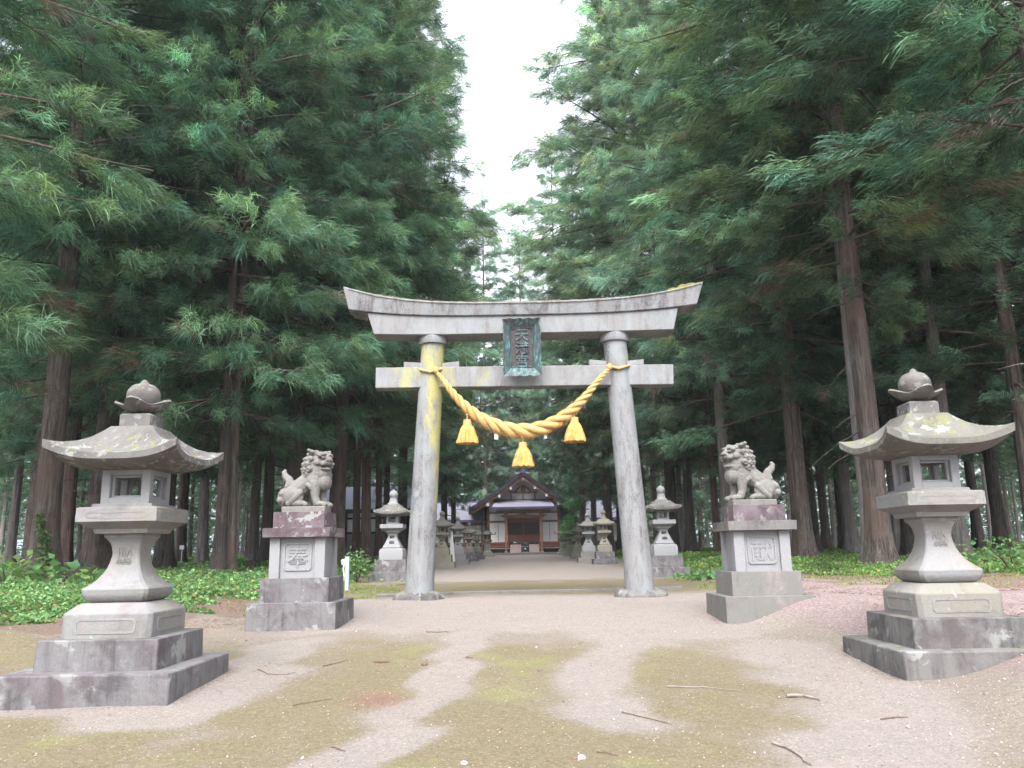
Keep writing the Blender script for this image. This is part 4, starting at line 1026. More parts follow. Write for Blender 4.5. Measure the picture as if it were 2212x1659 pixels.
# door
dr = hb('door', [(-1.22, 1.22, 62.00, 62.055, 1.97, 2.52), (-1.22, -1.14, 61.99, 62.05, 2.52, 3.66), (1.14, 1.22, 61.99, 62.05, 2.52, 3.66), (-.06, .06, 61.985, 62.05, 2.0, 3.66), (-1.22, 1.22, 61.985, 62.05, 3.38, 3.66)], M_woodr, bevel=.004)
hb('lattice_backing', [(-1.14, -.06, 62.035, 62.05, 2.52, 3.38), (.06, 1.14, 62.035, 62.05, 2.52, 3.38)], M_door, dr)
lt = []
for s in (-1, 1):
    for k in range(14): x = s * (.10 + .074 * k); lt.append((x - .009, x + .009, 62.012, 62.03, 2.52, 3.38))
    for k in range(8): z = 2.58 + .105 * k; a, b = sorted((s * .06, s * 1.14)); lt.append((a, b, 62.018, 62.034, z - .008, z + .008))
hb('lattice', lt, plain('lattice_grey_brown', (.11, .085, .07), .7, .2, 30), dr, smooth=None)
for x in (-.09, .09): hb('handle', [(x - .015, x + .015, 61.96, 61.99, 2.72, 2.86)], M_dkwood, dr)
hb('lintel', [(-1.22, 1.22, 61.95, 62.06, 3.66, 3.76)], M_woodr)
# veranda
hb('veranda', [(-2.75, -1.05, 61.1, 62.05, 1.86, 1.97), (1.05, 2.75, 61.1, 62.05, 1.86, 1.97)], M_woodr, bevel=.006)
hb('veranda_skirt', [(-2.7, -1.08, 61.2, 61.25, 1.58, 1.858), (1.08, 2.7, 61.2, 61.25, 1.58, 1.858)], M_woodr)
hb('veranda_rail', [(-2.7, -1.08, 61.16, 61.22, 1.48, 1.53), (1.08, 2.7, 61.16, 61.22, 1.48, 1.53)], M_steps)
hb('crawl_space_shade', [(-2.6, 2.6, 61.5, 62.0, 1.19, 1.858)], M_dkwood)  # black block standing in for the shade under the veranda floor
hb('steps', [(-1.02, 1.12, 60.35, 60.75, 1.19, 1.40), (-1.02, 1.12, 60.75, 61.1, 1.19, 1.59), (-1.02, 1.12, 61.1, 61.49, 1.19, 1.78)], M_steps, bevel=.01)
# porch
for x in (-1.30, 1.30):
    p = hb('porch_pillar', [(x - .085, x + .085, 60.2, 60.37, 1.28, 3.95)], M_wood, bevel=.01)
    bm = BM(); loft(bm, [(.16, 1.19), (.15, 1.25), (.10, 1.30)]); bmesh.ops.translate(bm, vec=(SX + x, 60.285, 0), verts=bm.verts[:]); wobj('pillar_base', bm, M_conc, S).parent = p
    bm = BM(); rings(bm, [[(SX + x - w, 60.12, z), (SX + x + w, 60.12, z), (SX + x + w, 60.45, z), (SX + x - w, 60.45, z)] for w, z in ((.10, 3.95), (.12, 4.0), (.20, 4.05), (.22, 4.12), (.12, 4.125))]); wobj('bracket', bm, M_barge, S).parent = p
bm = BM(); pts = []
for k in range(25):
    u = -1 + k / 12; x = u * 1.68; w = .10 * (1 if abs(u) < .80 else max(.25, 1 - (abs(u) - .8) * 3.4)); c = 3.78 + (.10 * max(0, abs(u) - .80) / .2) + .02 * (1 - u * u)
    pts.append([(SX + x, 60.21, c - w), (SX + x, 60.36, c - w), (SX + x, 60.36, c + w), (SX + x, 60.21, c + w)])
wobj('porch_beam', rings(bm, pts), M_wood, S)
bm = BM(); pts = []
for k in range(13):
    u = -1 + k / 6; h = .17 * (1 - abs(u) ** 1.6) + .02; pts.append([(SX + u * .33, 60.24, 3.885), (SX + u * .33, 60.33, 3.885), (SX + u * .33, 60.33, 3.885 + h), (SX + u * .33, 60.24, 3.885 + h)])
wobj('frog_leg_strut', rings(bm, pts), M_wood, S)
hb('eave_beam', [(-2.0, 2.0, 60.16, 60.42, 4.12, 4.24), (-1.98, 1.98, 59.70, 59.80, 4.26, 4.33)], M_wood)
for k in range(25):
    x = -1.92 + 3.84 * k / 24
    r_ = hb('rafter', [(x - .028, x + .028, 59.66, 61.9, 4.255, 4.32)], M_barge)
    bm = BM(); box(bm, SX + x - .026, SX + x + .026, 59.645, 59.662, 4.26, 4.315); wobj('rafter_tip', bm, M_white2, S).parent = r_
bm = BM(); pr_ = [(59.45, 4.40), (59.9, 4.50), (60.6, 4.70), (61.3, 4.90), (62.03, 5.06)]
rings(bm, [[(SX - 2.30 + .05 * f, y, z), (SX + 2.30 - .05 * f, y, z), (SX + 2.30 - .05 * f, y, z + .05), (SX - 2.30 + .05 * f, y, z + .05)] for f, (y, z) in enumerate(pr_)])
prf = wobj('porch_roof', bm, M_roofl, S, smooth=None)
bm = BM(); box(bm, SX - 2.31, SX + 2.31, 59.40, 59.46, 4.335, 4.46); wobj('roof_edge', bm, M_roofp, S).parent = prf
# main roof
slope = [(0, 7.12), (.6, 6.66), (1.3, 6.16), (2.1, 5.61), (2.9, 5.09), (3.55, 4.69), (4.05, 4.41)]
def roofpart(name, y0, y1, top, bot, mat, xa=0, ext=0, smooth=None):
    for s in (-1, 1):
        bm = BM(); pts = []
        for x, z in slope:
            pts.append([(SX + s * (x + ext), y0, z + bot), (SX + s * (x + ext), y1, z + bot), (SX + s * (x + ext), y1, z + top), (SX + s * (x + ext), y0, z + top)])
        o = wobj(name, rings(bm, pts), mat, S, smooth=smooth)
    return o
roofpart('roof_slope', 60.5, 71.5, .06, -.27, M_rooft)
roofpart('bargeboard', 60.62, 60.72, -.272, -.47, M_barge)
roofpart('soffit', 60.73, 71.3, -.272, -.31, M_barge)
hb('ridge', [(-.17, .17, 60.45, 71.5, 7.0, 7.22), (-.12, .12, 60.46, 71.5, 7.22, 7.30)], M_roofp, bevel=.01)
hb('ridge_bar', [(-.62, .62, 66.6, 66.8, 7.55, 7.62), (-.50, .50, 66.62, 66.78, 7.35, 7.43)], M_roofl)
hb('ridge_bar_post', [(-.07, .07, 66.64, 66.76, 7.2, 7.55)], M_roofp)
for x, z, w in ((-2.62, 4.72, .085), (2.62, 4.72, .085), (-1.76, 5.33, .065), (1.76, 5.33, .065), (-.90, 5.90, .065), (.90, 5.90, .065)):
    q = hb('purlin', [(x - w, x + w, 60.78, 62.1, z - w * 1.25, z + w * 1.25)], M_woodr)
    bm = BM(); box(bm, SX + x - w - .012, SX + x + w + .012, 60.58, 60.779, z - w * 1.25 - .012, z + w * 1.25 + .012); wobj('purlin_end', bm, M_white2, S).parent = q
bm = BM(); ell(bm, (SX + .02, 60.58, 6.52), (.10, .03, .10), None, 12, 8); ell(bm, (SX + .02, 60.58, 6.40), (.06, .03, .08), None, 12, 8)
pen = wobj('gable_pendant', bm, M_barge, S, smooth=60)
bm = BM()
for s in (-1, 1):
    for k in range(5): ell(bm, (SX + .02 + s * (.08 + .058 * k), 60.60, 6.55 - .030 * k - .004 * k * k), (.014, .014, .014), None, 8, 6)
ell(bm, (SX + .02, 60.54, 6.50), (.035, .02, .04), None, 8, 6); wobj('pendant_stud', bm, M_white2, S).parent = pen
hp = thing('name_plaque', 'small gilt and black upright plaque high in the gable of the worship hall', 'plaque', (SX + .03, 61.86, 5.93))
bm = BM()
for b in ((-.20, -.15, -.02, .03, -.29, .29), (.15, .20, -.02, .03, -.29, .29), (-.149, .149, -.02, .03, .24, .29), (-.149, .149, -.02, .03, -.29, -.24), (-.24, -.201, -.01, .02, .25, .30), (.201, .24, -.01, .02, .25, .30), (-.24, -.201, -.01, .02, -.30, -.25), (.201, .24, -.01, .02, -.30, -.25)): box(bm, *b)
obj('frame', bm, M_gold, hp); bm = BM(); box(bm, -.15, .15, -.004, .028, -.24, .24); pl = obj('board', bm, M_dkwood, hp)
obj('lettering', glyphs(BM(), '天満宮', .15, [Matrix.Translation((0, -.006, z)) @ FRONT for z in (.15, 0, -.15)], .004), M_gold, pl, smooth=None)
# offering box
ob = thing('offering_box', 'dark slatted offering box with white marks before the hall steps', 'box', (SX + .09, 59.85, 1.19))
bm = BM(); box(bm, -.29, .29, -.19, .19, .06, .58); bd = obj('body', bm, M_dkwood, ob, bevel=.012)
bm = BM(); box(bm, -.33, .33, -.23, .23, .58, .63)
obj('rim', bm, plain('timber_dark_purple', (.05, .04, .05), .7), ob, bevel=.01)
bm = BM(); [box(bm, -.32 + .08 * k, -.28 + .08 * k, -.21, .21, .632, .66) for k in range(8)]; obj('slats', bm, M_dkwood, ob)
bm = BM(); [box(bm, a, a + .05, -.16, .16, 0, .06) for a in (-.27, .22)]; obj('feet', bm, M_dkwood, ob)
bm = BM(); [box(bm, x - .022, x + .022, -.196, -.191, .41, .45) for x in (-.2, -.09, .06, .19)]
me_ = lathe(bm, [(.055, 0), (.055, .006)], 16); bmesh.ops.transform(bm, matrix=Matrix.Translation((0, -.19, .27)) @ FRONT, verts=bm.verts[-32:])
obj('white_marks', bm, M_white2, bd, smooth=None)

def wing(label, x0, x1, frame):
    w = thing('side_hall', label, 'building', ((x0 + x1) / 2, 66, 1.1)); cx = (x0 + x1) / 2
    def b_(name, bs, mat, par=None):
        bm = BM(); [box(bm, *b) for b in bs]; o = wobj(name, bm, mat, w)
        if par: o.parent = par
        return o
    b_('wall', [(x0 + .3, x1 - .05, 64.0, 69.5, .7, 3.75)], M_plastg)
    n = 5; L = x1 - x0 - .6
    for k in range(n + 1): x = x0 + .35 + L * k / n; b_('pillar', [(x - .07, x + .07, 63.9, 64.05, .8, 3.6)], M_woodr)
    b_('rail', [(x0 + .3, x1 - .05, 63.93, 64.04, 3.30, 3.52), (x0 + .3, x1 - .05, 63.94, 64.03, 1.9, 2.0)], M_woodr)
    b_('dark_panel', [(x0 + .4, x1 - .1, 63.96, 63.998, 1.2, 1.88)], M_dkwood)
    bm = BM(); rings(bm, [[(x, 62.8, 3.62), (x, 66.3, 5.12), (x, 70.5, 3.5), (x, 70.5, 3.6), (x, 66.3, 5.24), (x, 62.8, 3.72)] for x in (x0, x1)]); rf = wobj('roof', bm, M_roofw, w, smooth=None)
    b_('eave_edge', [(x0, x1, 62.72, 62.80, 3.56, 3.70)], M_roofp, rf); b_('ridge_cap', [(x0, x1, 66.2, 66.4, 5.2, 5.33)], M_roofp, rf)
    bm = BM()
    for k in range(1, 12): f = k / 12; y, z = 62.8 + 3.5 * f, 3.72 + 1.52 * f; box(bm, x0 + .01, x1 - .01, y - .01, y + .01, z, z + .022)
    wobj('roof_seam', bm, M_roofw, w, smooth=None).parent = rf
    if frame:
        bm = BM(); fx = -5.1
        tube(bm, [(fx, 66.3, 5.3), (fx, 66.3, 6.05)], .05, 6); tube(bm, [(fx - .62, 66.3, 5.9), (fx + .62, 66.3, 5.9)], .05, 6); tube(bm, [(fx - .5, 66.3, 5.9), (fx, 66.3, 5.4)], .035, 6); tube(bm, [(fx + .55, 66.3, 5.9), (fx + .38, 66.3, 5.4)], .035, 6)
        wobj('roof_frame', bm, plain('pale_blue_paint', (.55, .68, .72), .5), w)
wing('low side hall with lilac metal roof and a white frame on top', -10.5, -2.9, True)
wing('low side hall with pale metal roof behind the young fir', 3.1, 9.0, False)

st = thing('storehouse', 'white and grey outbuilding with a blue-grey roof behind the trees left of the path', 'building', (-10, 48, .8))
def sb(name, bs, mat):
    bm = BM(); [box(bm, *b) for b in bs]; return wobj(name, bm, mat, st)
sb('wall', [(-11.2, -5.9, 46, 52, .5, 3.62)], M_plast)
sb('lower_wall', [(-11.25, -5.85, 45.94, 45.998, .5, 2.35)], M_greyw); sb('beam', [(-11.25, -5.85, 45.93, 45.999, 2.36, 2.5), (-11.25, -5.85, 45.93, 45.999, 3.2, 3.3)], M_dkwood)
for x in (-11.1, -9.9, -8.0, -6.4): sb('post', [(x - .07, x + .07, 45.91, 45.999, .5, 3.6)], M_dkwood)
bm = BM(); rings(bm, [[(x, 45.0, 3.55), (x, 49, 5.1), (x, 53, 3.55), (x, 53, 3.7), (x, 49, 5.25), (x, 45.0, 3.72)] for x in (-11.7, -5.5)]); wobj('roof', bm, M_bluer, st, smooth=None)
sb('gutter', [(-11.7, -5.5, 44.9, 44.99, 3.5, 3.68)], M_dkwood)

# ------------------------------------------------------------------ SMALL FIXTURES
def onground(px, py, Y):
    p = at(px, py, Y); p.z = hz(p.x, p.y); return p
p = onground(750, 1250, 15.4)
wp = thing('utility_post', 'short square grey post with a white fitting near the left gate column', 'post', tuple(p))
bm = BM(); box(bm, -.036, .036, -.036, .036, -.2, .62); obj('post', bm, M_greym, wp, bevel=.005)
bm = BM(); box(bm, -.10, .0, -.05, -.037, .48, .575); tube(bm, [(-.05, -.05, .5), (-.062, -.055, .40), (-.048, -.055, .28), (-.055, -.05, .18)], .014, 6); obj('white_fitting', bm, M_white2, wp)
p = onground(541, 1237, 22.5)
bm = BM(); lathe(bm, [(.19, -.2), (.16, .0), (.145, .2), (.15, .34), (.02, .345)], 14); o = obj('tree_stump', bm, M_stump, smooth=50); o.location = p; props(o, 'short black tree stump in the undergrowth left of the left lion-dog', 'stump')
p = at(393, 1182, 30); sg = thing('signboard', 'small white notice board among the trunks right of the left stone lantern', 'sign', (p.x, 30, hz(p.x, 30)))
bm = BM(); box(bm, -.085, .085, -.01, .01, p.z - sg.location.z - .075, p.z - sg.location.z + .065); obj('board', bm, M_white2, sg); bm = BM(); box(bm, -.015, .015, .011, .03, -.1, p.z - sg.location.z); obj('stake', bm, M_greym, sg)
p = onground(976, 1195, 36.2); bm = BM(); rings(bm, [[(-.16, -.03, 0), (.14, -.05, 0), (.15, .05, 0), (-.12, .06, 0)], [(-.09, -.02, .7), (.10, -.03, .7), (.10, .03, .7), (-.06, .04, .7)], [(-.01, -.01, 1.5), (.03, -.01, 1.5), (.03, .02, 1.5), (-.01, .02, 1.5)]])
o = obj('white_sheet', bm, M_white2); o.location = p; props(o, 'white pointed sheet standing between the first two lanterns of the left row', 'sheet')

# twigs, sticks and stones lying on the path
def stick(label, pts, r, mat, name='twig', cat='twig'):
    G = [ground(*q) for q in pts]; root = G[0]; g = random.Random(int(pts[0][0])); P = []; r *= .62
    for a, b in zip(G[:-1], G[1:]):
        for k in range(4): P.append(a.lerp(b, k / 4))
    P.append(G[-1]); P = [Vector((q.x + g.uniform(-.008, .008), q.y + g.uniform(-.008, .008), hz(q.x, q.y) + r * .8 + g.uniform(0, .006))) for q in P]
    bm = tube(BM(), [q - root for q in P], [r * (1 - .6 * i / len(P)) for i in range(len(P))], 6)
    o = obj(name, bm, mat, smooth=60); o.location = root; props(o, label, cat)
stick('thin brown twig lying on the moss between the left lantern and the pale track', [(700, 1440), (728, 1434), (752, 1428)], .007, M_twig)
stick('long thin twig on the ground in front of the left stone lantern', [(630, 1526), (672, 1520), (716, 1511)], .006, M_twig)
stick('short dark twig near the bottom edge, left of the path centre', [(716, 1618), (732, 1622), (746, 1627)], .007, M_twig)
stick('long bleached stick lying on the pale ground right of the path centre', [(1438, 1486), (1520, 1487), (1601, 1495)], .009, M_twigp)
stick('thick grey root piece on the ground before the right stone lantern', [(1700, 1508), (1735, 1507), (1772, 1514)], .020, M_twigp, 'root_piece', 'root')
stick('thin brown twig on the moss, lower right of the path', [(1342, 1541), (1390, 1551), (1455, 1568)], .007, M_twig)
stick('forked bleached branch at the bottom edge, right of the path', [(1668, 1610), (1705, 1622), (1735, 1645), (1752, 1657)], .014, M_twigp)
stick('dark twig by the bottom edge near the path centre', [(1288, 1627), (1312, 1630), (1334, 1636)], .007, M_twig)
stick('dark twig on the pink gravel below the right lantern', [(1905, 1556), (1935, 1553), (1962, 1552)], .008, M_twig)
stick('dark thin twig across the sand below the left lion-dog pedestal', [(922, 1367), (940, 1368), (968, 1366)], .009, M_twig)
stick('curved thin twig on the sand beside the left lantern steps', [(556, 1448), (580, 1458), (610, 1459), (640, 1455)], .006, M_twig)
def lump(label, px, py, r, mat, name, cat):
    p = ground(px, py); bm = BM(); bmesh.ops.create_icosphere(bm, subdivisions=2, radius=1)
    for v in bm.verts: v.co = Vector((v.co.x * r[0], v.co.y * r[1], v.co.z * r[2])) * (1 + .25 * mnoise.noise(v.co * 1.7 + Vector((px, 0, 0))))
    o = obj(name, bm, mat, smooth=None); o.location = p + Vector((0, 0, r[2] * .5)); props(o, label, cat)
lump('small white pebble at the bottom edge of the path centre', 1003, 1652, (.020, .016, .014), M_pebw, 'pebble', 'pebble')
lump('white pebble at the lower edge, beside a reddish one', 1256, 1641, (.022, .018, .018), M_pebw, 'pebble', 'pebble')
lump('small reddish pebble at the lower edge, beside a white one', 1240, 1640, (.02, .012, .010), M_pebr, 'pebble', 'pebble')
lump('dry curled brown leaf on the moss left of the pale track', 822, 1431, (.075, .03, .008), M_leafd, 'dry_leaf', 'leaf')
lump('small dark seed cone on the moss beside the pale track', 917, 1438, (.026, .022, .02), M_twig, 'seed_cone', 'cone')
lump('dark curled leaf in the middle of the path', 1013, 1422, (.035, .012, .014), M_twig, 'dry_leaf', 'leaf')
lump('tiny dark leaf on the path right of its centre', 1166, 1450, (.022, .012, .012), M_twig, 'dry_leaf', 'leaf')

# ------------------------------------------------------------------ GROUND COVER, LITTER, GRAVEL (uncountable)
def leaves(name, P, size, up, g, tint_sd=.28, yel=.0):
    n = len(P); D = unit(g.normal(size=(n, 3)) * np.array([1, 1, .45]) + np.array([0, 0, up]))
    sv = unit(np.cross(D, g.normal(size=(n, 3)))); nv = np.cross(sv, D)
    L = size * g.uniform(.6, 1.3, n); W = L * g.uniform(.22, .42, n)
    a = P; m = P + D * (L * .45)[:, None]; t = P + D * L[:, None] - np.array([0, 0, .25]) * L[:, None]
    V = np.stack([a, m + sv * W[:, None] + nv * (W * .25)[:, None], t, m - sv * W[:, None] + nv * (W * .25)[:, None]], 1).reshape(-1, 3)
    o = (np.arange(n) * 4)[:, None]; T = np.concatenate([o + np.array([[0, 1, 2]]), o + np.array([[0, 2, 3]])], 1).reshape(-1, 3)
    tint = np.exp(g.normal(0, tint_sd, (n, 1))) * (1 + g.normal(0, 1, (n, 1)) * np.array([[.18, .04, -.05]]))
    return V, T, np.repeat(np.clip(tint, .15, 3), 4, 0)
def cover(name, side, N, seed):
    g = np.random.default_rng(seed)
    y = 8 + 46 * g.uniform(0, 1, N) ** 1.7; xb = xbL(y) if side < 0 else xbR(y)
    d = g.uniform(0, 1, N) ** 1.25 * (4 + .62 * y - np.abs(xb) + 3).clip(2, 24)
    x = xb + side * d + .35 * np.sin(y * 3.1) + .25 * np.sin(y * 7.7 + 1)
    cl = np.array([mnoise.noise((a * .55, b * .55, seed)) + .5 * mnoise.noise((a * 1.6, b * 1.6, seed)) for a, b in zip(x, y)])
    keep = (cl > -.22 + .25 * (d > 5) + .5 * (1 - np.clip(d / .9, 0, 1)) * g.uniform(-1, 1.2, N)) & (y > 8.0)
    if side > 0: keep &= ~((y < 13.2))
    x, y, d, cl = x[keep], y[keep], d[keep], cl[keep]
    hh = (.06 + .17 * np.clip(cl + .3, 0, 1)) * np.clip(d / .6, .25, 1) * g.uniform(.1, 1, len(x))
    z = height(x, y) + hh
    V, T, t = leaves(name, np.stack([x, y, z], 1), (.026 + .0026 * y) * (1 if side < 0 else .8) * np.where(g.uniform(size=len(x)) < .06, 1.7, 1), .35 if side < 0 else 1.3, g)
    t *= np.repeat(np.exp(.55 * cl), 4)[:, None]
    br = np.repeat(g.uniform(size=len(x)) < .07, 4); t[br] = t[br] * np.array([1.9, .8, .9])
    me = soup(name, V, T, t, (M_cover if side < 0 else M_grass,)); o = link(bpy.data.objects.new(name, me)); props(o, kind='stuff'); return o
o = cover('ground_cover', -1, 300000, 3); o['label'] = 'low green leafy undergrowth on the left forest floor'
o = cover('ground_cover', 1, 260000, 4); o['label'] = 'bright green grassy undergrowth on the right forest floor'
# sparse tufts of short grass at the path edges
def blades_on(name, x, y, hgt, W, tintc, mat, seed, lay=0):
    g = np.random.default_rng(seed); n = len(x); P = np.stack([x, y, height(x, y) + (.004 if lay else -.01)], 1)
    D = unit(g.normal(size=(n, 3)) * np.array([1, 1, .15 if lay else .35]) + np.array([0, 0, 0.04 if lay else 1.0]))
    V, T = blades(P, D, hgt * g.uniform(.5, 1.3, n), W * g.uniform(.6, 1.3, n), np.zeros(n) if lay else g.uniform(0, .6, n), g)
    t = np.exp(g.normal(0, .3, (n, 1))) * np.array([tintc]); 
    return link(props(bpy.data.objects.new(name, soup(name, V, T, np.repeat(t, 5, 0), (mat,))), kind='stuff')) if False else props(link(bpy.data.objects.new(name, soup(name, V, T, np.repeat(t, 5, 0), (mat,)))), kind='stuff')
g = np.random.default_rng(21)
def clus(n, pred, x0, x1, y0, y1, f=1.1, th=.05, seed=0):
    x = g.uniform(x0, x1, n); y = g.uniform(y0, y1, n)
    c = np.array([mnoise.noise((a * f, b * f, 9 + seed)) for a, b in zip(x, y)]); k = (c > th) & pred(x, y)
    return x[k], y[k]
x1, y1 = clus(26000, lambda x, y: (x < -2.3) & (x > xbL(y) - .2), -6, -2.2, 10.5, 20, th=-.02)
x2, y2 = clus(26000, lambda x, y: (x > np.interp(y, [11, 14, 18, 22], [4.3, 3.0, 3.3, 3.6])) & (x < xbR(y) + .3), 2.8, 9.5, 10.8, 22, th=0, seed=2)
x3, y3 = clus(9000, lambda x, y: (y > 13.5) & (y < 18), -2.4, 2.9, 13.4, 18, th=.05, seed=4)
o = blades_on('sparse_grass', np.concatenate([x1, x2, x3]), np.concatenate([y1, y2, y3]), np.concatenate([np.full(len(x1), .05), np.full(len(x2), .07), np.full(len(x3), .018)]), .006, (1.3, 1.0, .7), M_cover, 5)
o['label'] = 'thin short grass at the edges of the path'
x1, y1 = clus(30000, lambda x, y: (x < xbL(y) + 1.7) & (x > xbL(y) - .6), -8, -3, 6.0, 14, th=-.25, seed=5)
x2, y2 = clus(40000, lambda x, y: x > np.interp(y, [4, 6, 9, 11, 15], [3.4, 3.4, 3.6, 3.4, 3.5]), 3, 10, 4.2, 17, th=-.1, seed=6)
x3, y3 = clus(16000, lambda x, y: np.abs(x) < 4, -4, 4, 3.4, 12, th=.0, seed=7)
ex, ey = [], []
for cx_, cy_, h_ in ((-3.09, 6.5, .615), (3.41, 6.9, .615), (-2.635, 9.95, .515), (2.78, 9.95, .515), (-3.21, 20.4, .52), (3.47, 20.4, .52)):
    for k in range(520):
        s_ = g.integers(0, 4); u_ = g.uniform(-1, 1) * h_; w_ = h_ + abs(g.normal(0, .05)) + .005
        px_, py_ = ((u_, -w_), (w_, u_), (u_, w_), (-w_, u_))[s_]; ex.append(cx_ + px_); ey.append(cy_ + py_)
x3 = np.concatenate([x3, ex]); y3 = np.concatenate([y3, ey])
o = blades_on('fallen_needles', np.concatenate([x1, x2, x3]), np.concatenate([y1, y2, y3]), np.concatenate([np.full(len(x1) + len(x2), .05), np.full(len(x3), .026)]), np.concatenate([np.full(len(x1) + len(x2), .0024), np.full(len(x3), .0013)]), (1, 1, 1), M_litter, 6, lay=1); o['label'] = 'brown fallen cedar needles scattered on the banks'
def gravel():
    n = 26000; y = 3.3 + 9.5 * g.uniform(0, 1, n) ** 1.6; x = g.uniform(-1, 1, n) * (.66 * y + .3)
    ks = g.uniform(0, 1, n) < np.clip(.25 + .75 * (x > 2.2) + .2 * (y > 8), 0, 1); x, y = x[ks], y[ks]; n = len(x)
    r = g.uniform(.0025, .0075, n) * np.where(g.uniform(size=n) < .02, 2.2, 1); z = height(x, y) + r * .25
    base = np.array([[1, 0, 0], [-.5, .87, 0], [-.5, -.87, 0], [0, 0, .8], [0, 0, -.4]]); F = np.array([[0, 1, 3], [1, 2, 3], [2, 0, 3], [1, 0, 4], [2, 1, 4], [0, 2, 4]])
    a = g.uniform(0, 6.28, n); ca, sa = np.cos(a), np.sin(a); B = base[None] * g.uniform(.6, 1.3, (n, 5, 1))
    V = np.stack([B[..., 0] * ca[:, None] - B[..., 1] * sa[:, None], B[..., 0] * sa[:, None] + B[..., 1] * ca[:, None], B[..., 2]], -1) * r[:, None, None] + np.stack([x, y, z], 1)[:, None]
    T = (np.arange(n) * 5)[:, None, None] + F[None]
    pal = np.array([[.34, .26, .24], [.46, .40, .37], [.26, .19, .175], [.38, .31, .27], [.16, .12, .11]])[g.integers(0, 5, n)]
    nn = NT('gravel_grains'); nn.col(nn.add('ShaderNodeAttribute', _attribute_name='tint').outputs['Color'])
    o = props(link(bpy.data.objects.new('gravel', soup('gravel', V.reshape(-1, 3), T.reshape(-1, 3), np.repeat(pal, 5, 0), (nn.m,)))), kind='stuff'); o['label'] = 'pinkish gravel grains on the path and banks'
gravel()

# ------------------------------------------------------------------ PLANTS
def plant(name, label, p, n, spread, hgt, leaf, seed, stem=True, cat='plant'):
    t = thing(name, label, cat, tuple(p)); g = np.random.default_rng(seed); P = g.normal(size=(n, 3)) * np.array([spread, spread, hgt * .28]) + np.array([0, 0, hgt * .62]); P[:, 2] = np.clip(P[:, 2], .03, None)
    V, T, tt = leaves('f', P, leaf, .15, g, .22); me = soup('foliage', V, T, tt, (M_cover,)); o = link(bpy.data.objects.new('foliage', me), t)
    bm = BM(); gg = random.Random(seed)
    for _ in range(7): a = gg.uniform(0, 6.28); tube(bm, [(0, 0, -.05), (math.cos(a) * spread * .5, math.sin(a) * spread * .5, hgt * .5), (math.cos(a) * spread, math.sin(a) * spread, hgt * gg.uniform(.7, 1))], [.012, .009, .004], 5)
    obj('stem', bm, M_branch, t)
plant('sapling', 'small leafy sapling in the grass behind the grey post', onground(772, 1215, 19.5), 330, .20, .62, .10, 5)
plant('broadleaf_plant', 'large-leaved plant at the left edge in front of the ivy-clad cedar', onground(12, 1275, 13.5), 120, .30, .5, .17, 6)
plant('broadleaf_plant', 'low large-leaved plant at the foot of the ivy-clad cedar', onground(120, 1275, 14.5), 90, .34, .35, .18, 8)
plant('weed_clump', 'pale weed clump at the foot of the lantern beyond the right gate column', onground(1520, 1252, 17.5), 160, .28, .16, .12, 9)
plant('weed_clump', 'green weed clump on the bank at the far right edge', onground(2190, 1225, 14), 420, .55, .5, .09, 10)
# young fir beside the hall
p = onground(1246, 1197, 55.5); ft = thing('young_fir', 'bright green young fir tree beside the hall, right of the porch', 'tree', tuple(p))
me = make_crown('crown', 77, H=3.9, h0=.4, Rm=.42, nbr=60, dens=7, tails=9, wide=1.3, dead=0, leaf=M_fir); link(bpy.data.objects.new('crown', me), ft)
bm = BM(); tube(bm, [(0, 0, -.2), (0, 0, 2.4), (0, 0, 4.2)], [.07, .05, .01], 8); obj('trunk', bm, BARK['brown'], ft)

# ------------------------------------------------------------------ CEDAR FOREST
CR = {'sA': make_crown('crown', 1, style='sugi'), 'sB': make_crown('crown', 2, style='sugi', Rm=4.0, dead=.025),
      'hA': make_crown('crown', 3, style='hinoki', dens=4.2, tails=30, leaf=M_hinoki, dead=.015), 'hB': make_crown('crown', 4, style='hinoki', dens=4.2, tails=30, Rm=3.9, leaf=M_hinoki, dead=.02),
      'pA': make_crown('crown', 9, style='hinoki', dens=4.2, tails=30, Rm=4.2, leaf=M_pale_glare, dead=.01), 'pB': make_crown('crown', 12, style='sugi', Rm=4.2, leaf=M_pale_glare, dead=.02),
      'fA': make_crown('crown', 5, h0=6.5, Rm=3.2, nbr=105, dens=2.6, tails=8, wide=2.2, dead=.01), 'fB': make_crown('crown', 6, h0=4.5, Rm=3.0, nbr=105, dens=2.6, tails=10, wide=2.6, style='hinoki', leaf=M_hinoki, dead=.01),
      'fC': make_crown('crown', 8, h0=8.0, Rm=3.4, nbr=100, dens=2.6, tails=8, wide=2.2, dead=.02)}
TR = [make_trunk('trunk', 10 + k, stubs=(30, 22, 16, 26)[k]) for k in range(4)]
def tree(label, x, y, dia, tone, crown, hs=1.0, rs=1.0, rz=None, group=None, tk=None, dz=0):
    t = thing('cedar_tree', label, 'tree', (x, y, hz(x, y) - .02), random.uniform(0, 6.28) if rz is None else rz, group)
    k = random.randrange(4) if tk is None else tk
    tr = bpy.data.objects.new('trunk', TR[k]); link(tr, t); dia *= .82; s = dia / .60; tr.scale = (s, s, hs)
    if not TR[k].materials: TR[k].materials.append(BARK['brown'])
    tr.material_slots[0].link = 'OBJECT'; tr.material_slots[0].material = BARK[tone]
    c = bpy.data.objects.new('crown', CR[crown]); link(c, t); c.scale = (rs, rs, hs); c.location = (0, 0, dz)
    return t
taken = []
def named(px, py, Y, dia, tone, crown, label, hs=1.0, rs=1.0, dz=-1.3):
    p = at(px, py, Y); taken.append((p.x, Y)); return tree(label, p.x, Y, dia, tone, crown, hs, rs, dz=dz)
N = named
